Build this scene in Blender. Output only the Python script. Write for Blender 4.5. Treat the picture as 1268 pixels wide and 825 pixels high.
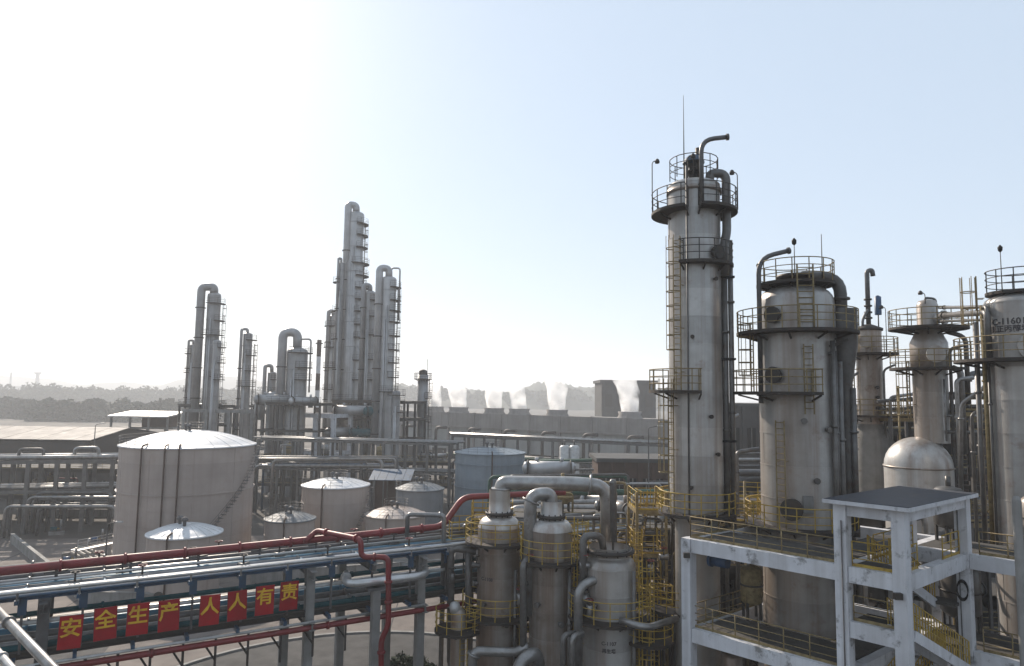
import bpy, math, random
from mathutils import Vector, Matrix
random.seed(7)
PI = math.pi
R_ = math.radians
scene = bpy.context.scene
for o in list(bpy.data.objects):
    bpy.data.objects.remove(o)
C = scene.collection

# ------------------------------------------------------------------ camera
CAM_H, FOC, PITCH, ROLL = 20.0, 857.0, math.atan(78 / 857.0), R_(0.8)
_f = Vector((0, math.cos(PITCH), math.sin(PITCH)))
_u0 = Vector((0, -math.sin(PITCH), math.cos(PITCH)))
_r0 = Vector((1, 0, 0))
CR = _r0 * math.cos(ROLL) + _u0 * math.sin(ROLL)
CU = _u0 * math.cos(ROLL) - _r0 * math.sin(ROLL)
cam_data = bpy.data.cameras.new('camera')
cam = bpy.data.objects.new('camera', cam_data)
C.objects.link(cam)
m = Matrix((CR, CU, -_f)).transposed().to_4x4()
m.translation = (0, 0, CAM_H)
cam.matrix_world = m
cam_data.sensor_width = 36.0
cam_data.lens = 36.0 * FOC / 1268.0
cam_data.clip_start = 0.3
cam_data.clip_end = 9000
scene.camera = cam

# ------------------------------------------------------------------ sky, sun, exposure
SUN_AZ, SUN_EL = R_(-31), R_(32)          # azimuth measured from +Y towards +X
world = bpy.data.worlds.new('World')
scene.world = world
world.use_nodes = True
nt = world.node_tree
nt.nodes.clear()
wo = nt.nodes.new('ShaderNodeOutputWorld')
bg = nt.nodes.new('ShaderNodeBackground')
sky = nt.nodes.new('ShaderNodeTexSky')
sky.sky_type = 'NISHITA'
sky.sun_disc = False
sky.sun_elevation = SUN_EL
sky.sun_rotation = SUN_AZ
sky.altitude = 50
sky.air_density = 1.0
sky.dust_density = 1.0
sky.ozone_density = 1.0
bg.inputs['Strength'].default_value = 0.10
veil = nt.nodes.new('ShaderNodeMix')             # an even, pale veil of haze over the whole sky
veil.data_type = 'RGBA'
veil.inputs[0].default_value = 0.70
veil.inputs[7].default_value = (5.4, 6.45, 7.65, 1)
nt.links.new(sky.outputs[0], veil.inputs[6])
nt.links.new(veil.outputs[2], bg.inputs[0])
nt.links.new(bg.outputs[0], wo.inputs[0])
sl = bpy.data.lights.new('sun', 'SUN')
sl.energy = 5.0
sl.angle = R_(0.6)
sl.color = (1.0, 0.885, 0.755)
so = bpy.data.objects.new('sun', sl)
C.objects.link(so)
sd = Vector((math.sin(SUN_AZ) * math.cos(SUN_EL), math.cos(SUN_AZ) * math.cos(SUN_EL), math.sin(SUN_EL)))
so.rotation_euler = sd.to_track_quat('Z', 'Y').to_euler()
so.location = (0, 0, 120)
vs = scene.view_settings
vs.view_transform = 'Standard'
vs.look = 'None'
vs.gamma = 1
vs.use_curve_mapping = False
vs.exposure = 0.4
scene.cycles.use_denoising = True
scene.cycles.max_bounces = 6
scene.cycles.volume_bounces = 3
scene.cycles.use_adaptive_sampling = True
scene.cycles.adaptive_threshold = 0.015
scene.cycles.sample_clamp_indirect = 6

# ------------------------------------------------------------------ measuring helpers
def ray(px, py):
    return CR * ((px - 634) / FOC) + CU * ((412.5 - py) / FOC) + _f
def at(px, py, Y):
    d = ray(px, py)
    return Vector((0, 0, CAM_H)) + d * (Y / d.y)
def onz(px, py, z):
    d = ray(px, py)
    return Vector((0, 0, CAM_H)) + d * ((z - CAM_H) / d.z)
def W(n, Y):
    return n * Y / FOC
def pol(c, r, deg, z=0.0):
    return Vector((c[0] + r * math.cos(R_(deg)), c[1] + r * math.sin(R_(deg)), z))

# ------------------------------------------------------------------ materials
MAT = {}
# base colour factors, lowered to put deeper shade into the plant's colours
ALB = {'yellow_letter': 1.0, 'red_board': 1.0, 'red_paint': 0.9, 'white_paint': 0.95, 'cladding': 0.9, 'cladding_brown': 0.85, 'tank_roof': 1.0, 'tank_beige': 0.9, 'tank_blue': 1.0,
       'dark_steel': 0.5, 'grate': 0.6, 'grey_steel': 0.6, 'floor_dirty': 0.7, 'brown_wall': 0.6, 'grey_wall': 0.65, 'far_steel': 0.9, 'far_steel_pale': 0.9, 'cooling_wall': 0.85, 'yellow': 0.95, 'white_metal': 0.9, 'far_wall': 1.0, 'cyan_pipe': 1.1, 'blue_steel': 1.0}
def mk(name, a, b=None, rough=0.6, metal=0.0, scale=2.0, streak=0.0, streak_col=(0.16, 0.07, 0.03), bump=0.15, spots=0.0, spot_col=(0.05, 0.04, 0.035), spot_scale=1.5, wear=0.5, objvar=0.0, broad=0.0, broad_col=(0.20, 0.145, 0.105)):
    kf = ALB.get(name, 0.78)
    b = b or tuple(x * 0.72 for x in a)
    a, b = tuple(x * kf for x in a), tuple(x * kf for x in b)
    streak_col = tuple(x * kf for x in streak_col); spot_col = tuple(x * kf for x in spot_col)
    mt = bpy.data.materials.new(name)
    mt.use_nodes = True
    n = mt.node_tree.nodes
    l = mt.node_tree.links
    n.clear()
    out = n.new('ShaderNodeOutputMaterial')
    bs = n.new('ShaderNodeBsdfPrincipled')
    l.new(bs.outputs[0], out.inputs[0])
    geo = n.new('ShaderNodeNewGeometry')
    nz = n.new('ShaderNodeTexNoise')
    nz.inputs['Scale'].default_value = scale
    nz.inputs['Detail'].default_value = 6
    nz.inputs['Roughness'].default_value = 0.6
    l.new(geo.outputs['Position'], nz.inputs['Vector'])
    mix = n.new('ShaderNodeMix'); mix.data_type = 'RGBA'
    mix.inputs[6].default_value = (*a, 1)
    mix.inputs[7].default_value = (*b, 1)
    rmp = n.new('ShaderNodeMapRange')
    rmp.inputs[1].default_value = 0.5 - wear * 0.35
    rmp.inputs[2].default_value = 0.5 + wear * 0.35
    l.new(nz.outputs[0], rmp.inputs[0])
    l.new(rmp.outputs[0], mix.inputs[0])
    col = mix.outputs[2]
    if streak > 0:
        mp = n.new('ShaderNodeMapping')
        mp.inputs['Scale'].default_value = (1.5, 1.5, 0.05)
        l.new(geo.outputs['Position'], mp.inputs[0])
        n2 = n.new('ShaderNodeTexNoise')
        n2.inputs['Scale'].default_value = 1.0
        n2.inputs['Detail'].default_value = 5
        n2.inputs['Roughness'].default_value = 0.65
        l.new(mp.outputs[0], n2.inputs['Vector'])
        r2 = n.new('ShaderNodeMapRange')
        r2.inputs[1].default_value = 0.46
        r2.inputs[2].default_value = 0.74
        r2.inputs[4].default_value = streak
        l.new(n2.outputs[0], r2.inputs[0])
        m2 = n.new('ShaderNodeMix'); m2.data_type = 'RGBA'
        m2.inputs[7].default_value = (*streak_col, 1)
        l.new(col, m2.inputs[6]); l.new(r2.outputs[0], m2.inputs[0])
        col = m2.outputs[2]
        if broad > 0:                                   # wide faded bands of brown run-off down the shell
            mp2 = n.new('ShaderNodeMapping')
            mp2.inputs['Scale'].default_value = (0.42, 0.42, 0.03)
            mp2.inputs['Location'].default_value = (3.1, 1.7, 0)
            l.new(geo.outputs['Position'], mp2.inputs[0])
            n4 = n.new('ShaderNodeTexNoise')
            n4.inputs['Scale'].default_value = 1.0; n4.inputs['Detail'].default_value = 3
            l.new(mp2.outputs[0], n4.inputs['Vector'])
            r4 = n.new('ShaderNodeMapRange')
            r4.inputs[1].default_value = 0.47; r4.inputs[2].default_value = 0.63; r4.inputs[4].default_value = broad
            l.new(n4.outputs[0], r4.inputs[0])
            m4 = n.new('ShaderNodeMix'); m4.data_type = 'RGBA'
            m4.inputs[7].default_value = (*broad_col, 1)
            l.new(col, m4.inputs[6]); l.new(r4.outputs[0], m4.inputs[0])
            col = m4.outputs[2]
    if spots > 0:
        n3 = n.new('ShaderNodeTexNoise')
        n3.inputs['Scale'].default_value = spot_scale
        n3.inputs['Detail'].default_value = 8
        n3.inputs['Roughness'].default_value = 0.7
        l.new(geo.outputs['Position'], n3.inputs['Vector'])
        r3 = n.new('ShaderNodeMapRange')
        r3.inputs[1].default_value = 0.56
        r3.inputs[2].default_value = 0.66
        r3.inputs[4].default_value = spots
        l.new(n3.outputs[0], r3.inputs[0])
        m3 = n.new('ShaderNodeMix'); m3.data_type = 'RGBA'
        m3.inputs[7].default_value = (*spot_col, 1)
        l.new(col, m3.inputs[6]); l.new(r3.outputs[0], m3.inputs[0])
        col = m3.outputs[2]
    if objvar > 0:
        oi = n.new('ShaderNodeObjectInfo')
        ov = n.new('ShaderNodeMapRange')
        ov.inputs[3].default_value = 1 - objvar; ov.inputs[4].default_value = 1 + objvar * 0.6
        l.new(oi.outputs['Random'], ov.inputs[0])
        hs = n.new('ShaderNodeHueSaturation')
        l.new(ov.outputs[0], hs.inputs['Value']); l.new(col, hs.inputs['Color'])
        col = hs.outputs[0]
    l.new(col, bs.inputs['Base Color'])
    bs.inputs['Metallic'].default_value = metal
    bs.inputs['Specular IOR Level'].default_value = 0.5 if rough < 0.55 or metal > 0 else 0.2
    rr = n.new('ShaderNodeMapRange')
    rr.inputs[3].default_value = max(0.05, rough - 0.1)
    rr.inputs[4].default_value = min(1.0, rough + 0.12)
    l.new(nz.outputs[0], rr.inputs[0])
    l.new(rr.outputs[0], bs.inputs['Roughness'])
    if bump > 0:
        nb = n.new('ShaderNodeTexNoise')
        nb.inputs['Scale'].default_value = scale * 3
        nb.inputs['Detail'].default_value = 4
        l.new(geo.outputs['Position'], nb.inputs['Vector'])
        bp = n.new('ShaderNodeBump')
        bp.inputs['Strength'].default_value = bump
        bp.inputs['Distance'].default_value = 0.05
        l.new(nb.outputs[0], bp.inputs['Height'])
        l.new(bp.outputs[0], bs.inputs['Normal'])
    MAT[name] = mt
    return mt
mk('cladding', (0.53, 0.52, 0.50), (0.41, 0.395, 0.375), 0.36, 0.35, 0.9, 0.7, (0.25, 0.165, 0.12), 0.10, 0.4, (0.22, 0.135, 0.09), 0.8, objvar=0.2, broad=0.6)
mk('cladding_brown', (0.42, 0.385, 0.35), (0.29, 0.25, 0.215), 0.38, 0.4, 0.9, 0.85, (0.18, 0.095, 0.05), 0.10, 0.55, (0.16, 0.085, 0.05), 0.8, objvar=0.2, broad=0.7, broad_col=(0.17, 0.105, 0.07))
mk('far_steel', (0.36, 0.355, 0.355), (0.27, 0.265, 0.265), 0.42, 0.35, 0.5, 0.4, (0.20, 0.185, 0.175), 0.05, objvar=0.15)
mk('far_steel_pale', (0.48, 0.475, 0.475), (0.37, 0.365, 0.365), 0.38, 0.4, 0.5, 0.35, (0.26, 0.24, 0.23), 0.05, objvar=0.15)
mk('grate', (0.045, 0.042, 0.04), (0.075, 0.05, 0.035), 0.75, 0.2, 3.0)
mk('dark_steel', (0.07, 0.068, 0.065), (0.11, 0.085, 0.07), 0.6, 0.3, 2.0)
mk('grey_steel', (0.20, 0.20, 0.205), (0.13, 0.125, 0.12), 0.55, 0.2, 1.5, 0.3)
mk('silver_pipe', (0.42, 0.41, 0.40), (0.26, 0.245, 0.23), 0.34, 0.6, 1.6, 0.0, bump=0.12, spots=0.4, spot_col=(0.16, 0.115, 0.085), objvar=0.25)
mk('grey_pipe', (0.19, 0.182, 0.175), (0.12, 0.11, 0.10), 0.42, 0.4, 1.6, 0.0, bump=0.12, spots=0.5, spot_col=(0.11, 0.065, 0.04), objvar=0.3)
mk('dark_pipe', (0.15, 0.15, 0.155), (0.10, 0.095, 0.09), 0.45, 0.3, 1.6)
mk('yellow', (0.46, 0.32, 0.06), (0.30, 0.19, 0.045), 0.55, 0.0, 4.0, 0.0, bump=0.05, spots=0.5, spot_col=(0.14, 0.07, 0.03), spot_scale=3)
mk('yellow_faded', (0.34, 0.265, 0.13), (0.20, 0.145, 0.075), 0.6, 0.0, 4.0, 0.0, bump=0.05, spots=0.6, spot_col=(0.09, 0.055, 0.033), spot_scale=3)
mk('red_paint', (0.23, 0.016, 0.02), (0.15, 0.022, 0.022), 0.5, 0.0, 1.2, 0.0, bump=0.08, spots=0.55, spot_col=(0.13, 0.055, 0.045), spot_scale=1.1, objvar=0.15)
mk('red_board', (0.34, 0.009, 0.015), (0.25, 0.012, 0.016), 0.55, 0.0, 1.6, 0.35, (0.16, 0.02, 0.02), 0.06, 0.3, (0.17, 0.03, 0.025), 2.5, objvar=0.2)
mk('yellow_letter', (0.68, 0.42, 0.03), (0.5, 0.29, 0.03), 0.55, 0.0, 3.0, bump=0.0, spots=0.35, spot_col=(0.3, 0.13, 0.03), spot_scale=3)
mk('blue_steel', (0.025, 0.072, 0.14), (0.03, 0.055, 0.085), 0.5, 0.1, 2.0, 0.0, bump=0.05, spots=0.3, spot_col=(0.09, 0.05, 0.035))
mk('cyan_pipe', (0.05, 0.17, 0.27), (0.04, 0.11, 0.16), 0.4, 0.1, 2.0, spots=0.3, spot_col=(0.09, 0.06, 0.04))
mk('teal_paint', (0.03, 0.12, 0.135), (0.025, 0.075, 0.085), 0.8, 0.0, 2.0)
mk('white_paint', (0.66, 0.665, 0.69), (0.54, 0.54, 0.56), 0.6, 0.0, 1.0, 0.5, (0.28, 0.265, 0.25), 0.2, 0.85, (0.17, 0.165, 0.16), 1.1, objvar=0.08)
mk('pale_concrete', (0.33, 0.32, 0.305), (0.24, 0.23, 0.215), 0.8, 0.0, 1.0, 0.6, (0.13, 0.12, 0.11), 0.2, objvar=0.15)
mk('concrete_grey', (0.19, 0.182, 0.172), (0.13, 0.122, 0.115), 0.85, 0.0, 1.0, 0.5, (0.085, 0.078, 0.07), 0.2, objvar=0.15)
mk('floor_dirty', (0.13, 0.122, 0.112), (0.085, 0.078, 0.07), 0.85, 0.0, 0.7, 0.0, bump=0.2, spots=0.5, spot_col=(0.05, 0.045, 0.04))
mk('roof_sheet', (0.055, 0.06, 0.075), (0.09, 0.09, 0.095), 0.55, 0.0, 1.0, 0.0, bump=0.1, spots=0.4, spot_col=(0.14, 0.11, 0.09))
mk('tank_beige', (0.43, 0.36, 0.32), (0.35, 0.29, 0.255), 0.5, 0.0, 0.3, 0.35, (0.27, 0.205, 0.17), 0.04, 0.3, (0.31, 0.22, 0.17), 0.35, objvar=0.08)
mk('tank_roof', (0.62, 0.62, 0.63), (0.50, 0.50, 0.50), 0.42, 0.0, 0.5, 0.0, bump=0.05, spots=0.5, spot_col=(0.32, 0.29, 0.26), spot_scale=0.7)
mk('tank_blue', (0.215, 0.255, 0.29), (0.16, 0.195, 0.225), 0.5, 0.0, 0.4, 0.5, (0.12, 0.135, 0.145), 0.05, objvar=0.1)
mk('tank_grey', (0.27, 0.285, 0.30), (0.20, 0.21, 0.22), 0.55, 0.0, 0.4, 0.4, (0.15, 0.14, 0.13), 0.05)
mk('cooling_wall', (0.33, 0.305, 0.285), (0.25, 0.23, 0.215), 0.85, 0.0, 0.25, 0.5, (0.16, 0.145, 0.13), 0.1, objvar=0.08)
mk('cooling_wall_low', (0.42, 0.425, 0.41), (0.34, 0.34, 0.325), 0.85, 0.0, 0.25, 0.4, (0.24, 0.235, 0.22), 0.1, objvar=0.06)
mk('bright_silver', (0.74, 0.73, 0.72), (0.58, 0.57, 0.56), 0.3, 0.55, 1.6, bump=0.1, spots=0.25, spot_col=(0.3, 0.25, 0.2))
mk('brown_wall', (0.16, 0.105, 0.085), (0.11, 0.076, 0.062), 0.8, 0.0, 0.6, 0.4, (0.07, 0.05, 0.04), 0.1)
mk('grey_wall', (0.13, 0.127, 0.125), (0.095, 0.092, 0.088), 0.8, 0.0, 0.4, 0.5, (0.07, 0.066, 0.062), 0.1, objvar=0.1)
mk('shed_roof', (0.27, 0.245, 0.225), (0.20, 0.18, 0.165), 0.7, 0.0, 0.4, 0.0, bump=0.05, spots=0.4, spot_col=(0.14, 0.115, 0.095), spot_scale=0.5, objvar=0.12)
mk('ground_soil', (0.12, 0.105, 0.09), (0.075, 0.068, 0.06), 0.9, 0.0, 0.06, 0.0, bump=0.3, spots=0.6, spot_col=(0.085, 0.085, 0.075), spot_scale=0.11)
mk('concrete_slab', (0.23, 0.195, 0.172), (0.15, 0.13, 0.117), 0.9, 0.0, 0.35, 0.0, bump=0.2, spots=0.6, spot_col=(0.08, 0.07, 0.062), spot_scale=0.25)
mk('asphalt', (0.075, 0.073, 0.072), (0.052, 0.05, 0.05), 0.85, 0.0, 0.8, 0.0, bump=0.3, spots=0.3, spot_col=(0.11, 0.10, 0.095), spot_scale=0.5)
mk('hill', (0.055, 0.068, 0.048), (0.035, 0.045, 0.033), 0.95, 0.0, 0.05, bump=0.0)
mk('leaf', (0.045, 0.062, 0.03), (0.028, 0.04, 0.02), 0.8, 0.0, 0.25, bump=0.0)
mk('bark', (0.09, 0.065, 0.045), None, 0.9, 0.0, 2.0)
mk('far_wall', (0.27, 0.265, 0.26), (0.22, 0.215, 0.21), 0.85, 0.0, 0.05, bump=0.0)
mk('black', (0.012, 0.012, 0.013), None, 0.6)
mk('ink', (0.10, 0.09, 0.09), None, 0.7, bump=0.0)
mk('lamp_blue', (0.03, 0.09, 0.20), None, 0.45)
mk('white_metal', (0.56, 0.55, 0.53), None, 0.4, 0.2, 2.0, spots=0.4, spot_col=(0.25, 0.2, 0.16))
mk('green_paint', (0.05, 0.12, 0.085), (0.04, 0.08, 0.06), 0.6)

# ------------------------------------------------------------------ mesh builder
ORG = {}
ORL = ['leftmost', 'second from left', 'third from left', 'fourth from left', 'fifth from left', 'sixth from left', 'seventh from left', 'eighth from left', 'ninth from left', 'tenth from left', 'eleventh from left', 'twelfth from left']
class MB:
    def __init__(s):
        s.v = []; s.f = []; s.sm = []
    def add(s, vs_, fs, smooth=False):
        k = len(s.v)
        s.v.extend(vs_)
        for f in fs:
            s.f.append([i + k for i in f]); s.sm.append(smooth)
        return s
    def box(s, c, size, rz=0.0):
        c = Vector(c); hx, hy, hz = size[0] / 2, size[1] / 2, size[2] / 2
        cs, sn = math.cos(rz), math.sin(rz)
        vs_ = []
        for dz in (-hz, hz):
            for dx, dy in ((-hx, -hy), (hx, -hy), (hx, hy), (-hx, hy)):
                vs_.append(Vector((c.x + dx * cs - dy * sn, c.y + dx * sn + dy * cs, c.z + dz)))
        return s.add(vs_, [(3, 2, 1, 0), (4, 5, 6, 7), (0, 1, 5, 4), (1, 2, 6, 5), (2, 3, 7, 6), (3, 0, 4, 7)])
    def bar(s, a, b, w, h=None, up=Vector((0, 0, 1))):
        a = Vector(a); b = Vector(b); h = h or w
        d = (b - a).normalized()
        if abs(d.dot(up)) > 0.98: up = Vector((0, 1, 0)) if abs(d.y) < 0.9 else Vector((1, 0, 0))
        x = d.cross(up).normalized(); y = x.cross(d).normalized()
        vs_ = []
        for p in (a, b):
            for i, j in ((-1, -1), (1, -1), (1, 1), (-1, 1)):
                vs_.append(p + x * (i * w / 2) + y * (j * h / 2))
        return s.add(vs_, [(0, 1, 2, 3), (7, 6, 5, 4), (4, 5, 1, 0), (5, 6, 2, 1), (6, 7, 3, 2), (7, 4, 0, 3)])
    def ibeam(s, a, b, w, h, t=0.03):
        a = Vector(a); b = Vector(b)
        z = Vector((0, 0, 1))
        s.bar(a + z * (h / 2 - t / 2), b + z * (h / 2 - t / 2), w, t)
        s.bar(a - z * (h / 2 - t / 2), b - z * (h / 2 - t / 2), w, t)
        s.bar(a, b, t, h - 2 * t)
        return s
    def tube(s, pts, r, seg=8, cap=True, closed=False):
        pts = [Vector(p) for p in pts]
        n = len(pts); rs = r if isinstance(r, (list, tuple)) else [r] * n
        tang = []
        for i in range(n):
            if closed: t = pts[(i + 1) % n] - pts[i - 1]
            elif i == 0: t = pts[1] - pts[0]
            elif i == n - 1: t = pts[-1] - pts[-2]
            else: t = (pts[i + 1] - pts[i]).normalized() + (pts[i] - pts[i - 1]).normalized()
            tang.append(t.normalized() if t.length > 1e-9 else Vector((0, 0, 1)))
        t0 = tang[0]
        x = t0.cross(Vector((0, 0, 1)))
        if x.length < 0.05: x = t0.cross(Vector((0, 1, 0)))
        x.normalize()
        vs_ = []
        for i in range(n):
            t = tang[i]
            x = x - t * x.dot(t)
            if x.length < 1e-5: x = t.cross(Vector((0.3, 0.5, 0.8)))
            x.normalize()
            y = t.cross(x)
            for k in range(seg):
                a = 2 * PI * k / seg
                vs_.append(pts[i] + (x * math.cos(a) + y * math.sin(a)) * rs[i])
        fs = []
        for i in range(n if closed else n - 1):
            j = (i + 1) % n
            for k in range(seg):
                k2 = (k + 1) % seg
                fs.append((i * seg + k, i * seg + k2, j * seg + k2, j * seg + k))
        s.add(vs_, fs, seg > 5)
        if cap and not closed:
            k = len(s.v) - n * seg
            s.f.append([k + i for i in range(seg)][::-1]); s.sm.append(False)
            k = len(s.v) - seg
            s.f.append([k + i for i in range(seg)]); s.sm.append(False)
        return s
    def lathe(s, prof, c, seg=32, a0=0, a1=360, smooth=True, capb=False, capt=False):
        full = abs(a1 - a0) >= 359.9
        m_ = seg if full else seg + 1
        vs_ = []
        for (r, z) in prof:
            for k in range(m_):
                a = R_(a0 + (a1 - a0) * k / seg)
                vs_.append(Vector((c[0] + r * math.cos(a), c[1] + r * math.sin(a), z)))
        fs = []
        for i in range(len(prof) - 1):
            for k in range(seg):
                k2 = (k + 1) % m_
                fs.append((i * m_ + k, i * m_ + k2, (i + 1) * m_ + k2, (i + 1) * m_ + k))
        s.add(vs_, fs, smooth)
        b = len(s.v) - len(vs_)
        if capb: s.f.append([b + k for k in range(m_)][::-1]); s.sm.append(False)
        if capt: s.f.append([b + (len(prof) - 1) * m_ + k for k in range(m_)]); s.sm.append(False)
        return s
    def ring(s, c, r0, r1, z, th, a0=0, a1=360, seg=40):
        "a flat annulus or a sector of one, with thickness"
        full = abs(a1 - a0) >= 359.9
        s.lathe([(r0, z), (r1, z), (r1, z + th), (r0, z + th), (r0, z)], c, seg, a0, a1, False)
        if not full:
            for a, fl in ((a0, False), (a1, True)):
                q = [pol(c, r0, a, z), pol(c, r1, a, z), pol(c, r1, a, z + th), pol(c, r0, a, z + th)]
                s.add(q, [(3, 2, 1, 0) if fl else (0, 1, 2, 3)])
        return s
    def prism(s, poly, z0, z1):
        n = len(poly)
        vs_ = [Vector((p[0], p[1], z0)) for p in poly] + [Vector((p[0], p[1], z1)) for p in poly]
        fs = [tuple(range(n))[::-1], tuple(range(n, 2 * n))] + [(i, (i + 1) % n, n + (i + 1) % n, n + i) for i in range(n)]
        return s.add(vs_, fs)
    def build(s, name, mat, parent=None, kind=None, label=None, org=None):
        me = bpy.data.meshes.new(name)
        o = bpy.data.objects.new(name, me)
        if parent is not None:
            og = ORG[parent.name]
        else:
            if org is None:
                zmin = min(p.z for p in s.v)
                lo = [p for p in s.v if p.z < zmin + 0.3]
                org = Vector((sum(p.x for p in lo) / len(lo), sum(p.y for p in lo) / len(lo), zmin))
            og = Vector(org)
        me.from_pydata([tuple(p - og) for p in s.v], [], s.f)
        me.polygons.foreach_set('use_smooth', s.sm)
        me.materials.append(MAT[mat] if isinstance(mat, str) else mat)
        me.update()
        C.objects.link(o)
        if parent is not None: o.parent = parent
        else: o.location = og
        ORG[o.name] = og
        if kind: o['kind'] = kind
        if label: o['label'] = label
        return o
def tag(o, label, cat, group=None, kind=None):
    o['label'] = label; o['category'] = cat
    if group: o['group'] = group
    if kind: o['kind'] = kind
    return o
def thing(name, label, cat, loc, group=None):
    o = bpy.data.objects.new(name, None)
    C.objects.link(o)
    o.location = loc
    ORG[o.name] = Vector(loc)
    return tag(o, label, cat, group)
def clone(o, off, parent=None):
    "a copy of one mesh object, moved by off, sharing its mesh data"
    c = o.copy(); C.objects.link(c)
    c.parent = parent if parent is not None else o.parent
    c.location = o.location + Vector(off)
    ORG[c.name] = ORG[o.name] + Vector(off)
    return c
def fillet(pts, rad):
    pts = [Vector(p) for p in pts]
    out = [pts[0]]
    for i in range(1, len(pts) - 1):
        a, b, c = pts[i - 1], pts[i], pts[i + 1]
        d0 = (a - b); d1 = (c - b)
        k = min(rad, d0.length * 0.48, d1.length * 0.48)
        p0 = b + d0.normalized() * k; p1 = b + d1.normalized() * k
        for t in (0, .2, .4, .6, .8, 1):
            out.append(p0 * (1 - t) ** 2 + b * 2 * t * (1 - t) + p1 * t * t)
    out.append(pts[-1])
    return out
def pipe(name, pts, r, mat, parent=None, label=None, cat='pipe', group=None, seg=12, rad=None, flanges=()):
    path = fillet(pts, rad or r * 3.2)
    o = MB().tube(path, r, seg).build(name, mat, parent)
    if parent is None: tag(o, label, cat, group)
    if flanges:
        L = [0.0]
        for i in range(1, len(path)): L.append(L[-1] + (path[i] - path[i - 1]).length)
        for t in flanges:
            d = t * L[-1]
            i = max(1, next(k for k in range(1, len(L)) if L[k] >= d - 1e-6))
            f = (d - L[i - 1]) / max(1e-6, L[i] - L[i - 1])
            p = path[i - 1].lerp(path[i], f); q = (path[i] - path[i - 1]).normalized()
            MB().tube([p - q * 0.06, p + q * 0.06], r * 1.45, seg).build('flange', mat, o)
    return o

# ------------------------------------------------------------------ reusable plant pieces
def rail_mesh(path, h=1.1, r=0.026, step=1.0, closed=False, toe=True):
    "posts and three rails along a path of floor points"
    mb = MB(); path = [Vector(p) for p in path]
    for k in (1.0, 0.66, 0.33):
        mb.tube([p + Vector((0, 0, h * k)) for p in path], r if k == 1 else r * 0.8, 5, closed=closed)
    if toe:
        n = len(path)
        for i in range(n if closed else n - 1):
            mb.bar(path[i] + Vector((0, 0, 0.06)), path[(i + 1) % n] + Vector((0, 0, 0.06)), 0.012, 0.12)
    L = 0.0; nxt = 0.0; n = len(path)
    for i in range(n if closed else n - 1):
        a, b = path[i], path[(i + 1) % n]
        d = (b - a).length
        while nxt <= L + d + 1e-6:
            p = a.lerp(b, (nxt - L) / max(d, 1e-6))
            mb.tube([p, p + Vector((0, 0, h))], r, 5)
            nxt += step
        L += d
    if not closed: mb.tube([path[-1], path[-1] + Vector((0, 0, h))], r, 5)
    return mb
def platform(parent, c, r0, r1, z, a0=0, a1=360, rail='yellow_faded', mat='grate', h=1.15, step=0.85, brackets=True, rr=0.026):
    seg = max(8, int(abs(a1 - a0) / 9))
    mb = MB().ring(c, r0, r1, z - 0.16, 0.16, a0, a1, seg)
    if brackets:
        n = max(2, int(abs(a1 - a0) / 40))
        for i in range(n + 1):
            a = a0 + (a1 - a0) * (i + 0.0) / n
            if abs(a1 - a0) > 359 and i == n: break
            mb.bar(pol(c, r0 - 0.05, a, z - 0.48), pol(c, r1 - 0.3, a, z - 0.17), 0.07, 0.09)
    p = mb.build('platform', mat, parent)
    full = abs(a1 - a0) > 359
    k = max(6, int(abs(a1 - a0) / 10))
    path = [pol(c, r1 - 0.04, a0 + (a1 - a0) * i / k, z) for i in range(k + (0 if full else 1))]
    if not full:
        path = [pol(c, r0 + 0.05, a0, z)] + path + [pol(c, r0 + 0.05, a1, z)]
    rail_mesh(path, h, rr, step, full, toe=False).build('railing', rail, p)
    return p
def ladder(parent, p, phi, z0, z1, mat='yellow_faded', cage=True, cage_from=2.2, w=0.45, r=0.025, hoop=0.9, cage_mat=None):
    "stringers and rungs at p, climbing side facing the direction phi (degrees)"
    mb = MB()
    t = Vector((-math.sin(R_(phi)), math.cos(R_(phi)), 0)); o = Vector((math.cos(R_(phi)), math.sin(R_(phi)), 0))
    p = Vector((p[0], p[1], 0))
    for s in (-1, 1):
        mb.tube([p + t * (s * w / 2) + Vector((0, 0, z0)), p + t * (s * w / 2) + Vector((0, 0, z1))], r * 1.25, 5)
    z = z0 + 0.3
    while z < z1:
        mb.tube([p - t * (w / 2) + Vector((0, 0, z)), p + t * (w / 2) + Vector((0, 0, z))], r * 0.75, 4); z += 0.32
    z = z0 + 1.0
    while z < z1:
        for s in (-1, 1):
            mb.bar(p + t * (s * w / 2) + Vector((0, 0, z)), p + t * (s * w / 2) - o * 0.35 + Vector((0, 0, z)), 0.04)
        z += 2.4
    l = mb.build('ladder', mat, parent)
    if cage and z1 - z0 > cage_from + 0.5:
        cg = MB(); R = 0.38
        arc = [p + o * (0.36 + R * math.cos(R_(a))) + t * (R * math.sin(R_(a))) for a in (-145, -110, -75, -40, 0, 40, 75, 110, 145)]
        z = z0 + cage_from
        while z <= z1 + 0.01:
            cg.tube([q + Vector((0, 0, z)) for q in arc], r * 0.95, 4); z += hoop
        for i in (1, 3, 4, 5, 7):
            cg.bar(arc[i] + Vector((0, 0, z0 + cage_from)), arc[i] + Vector((0, 0, z1)), 0.03, 0.03)
        cg.build('cage', cage_mat or mat, l)
    return l
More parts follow.
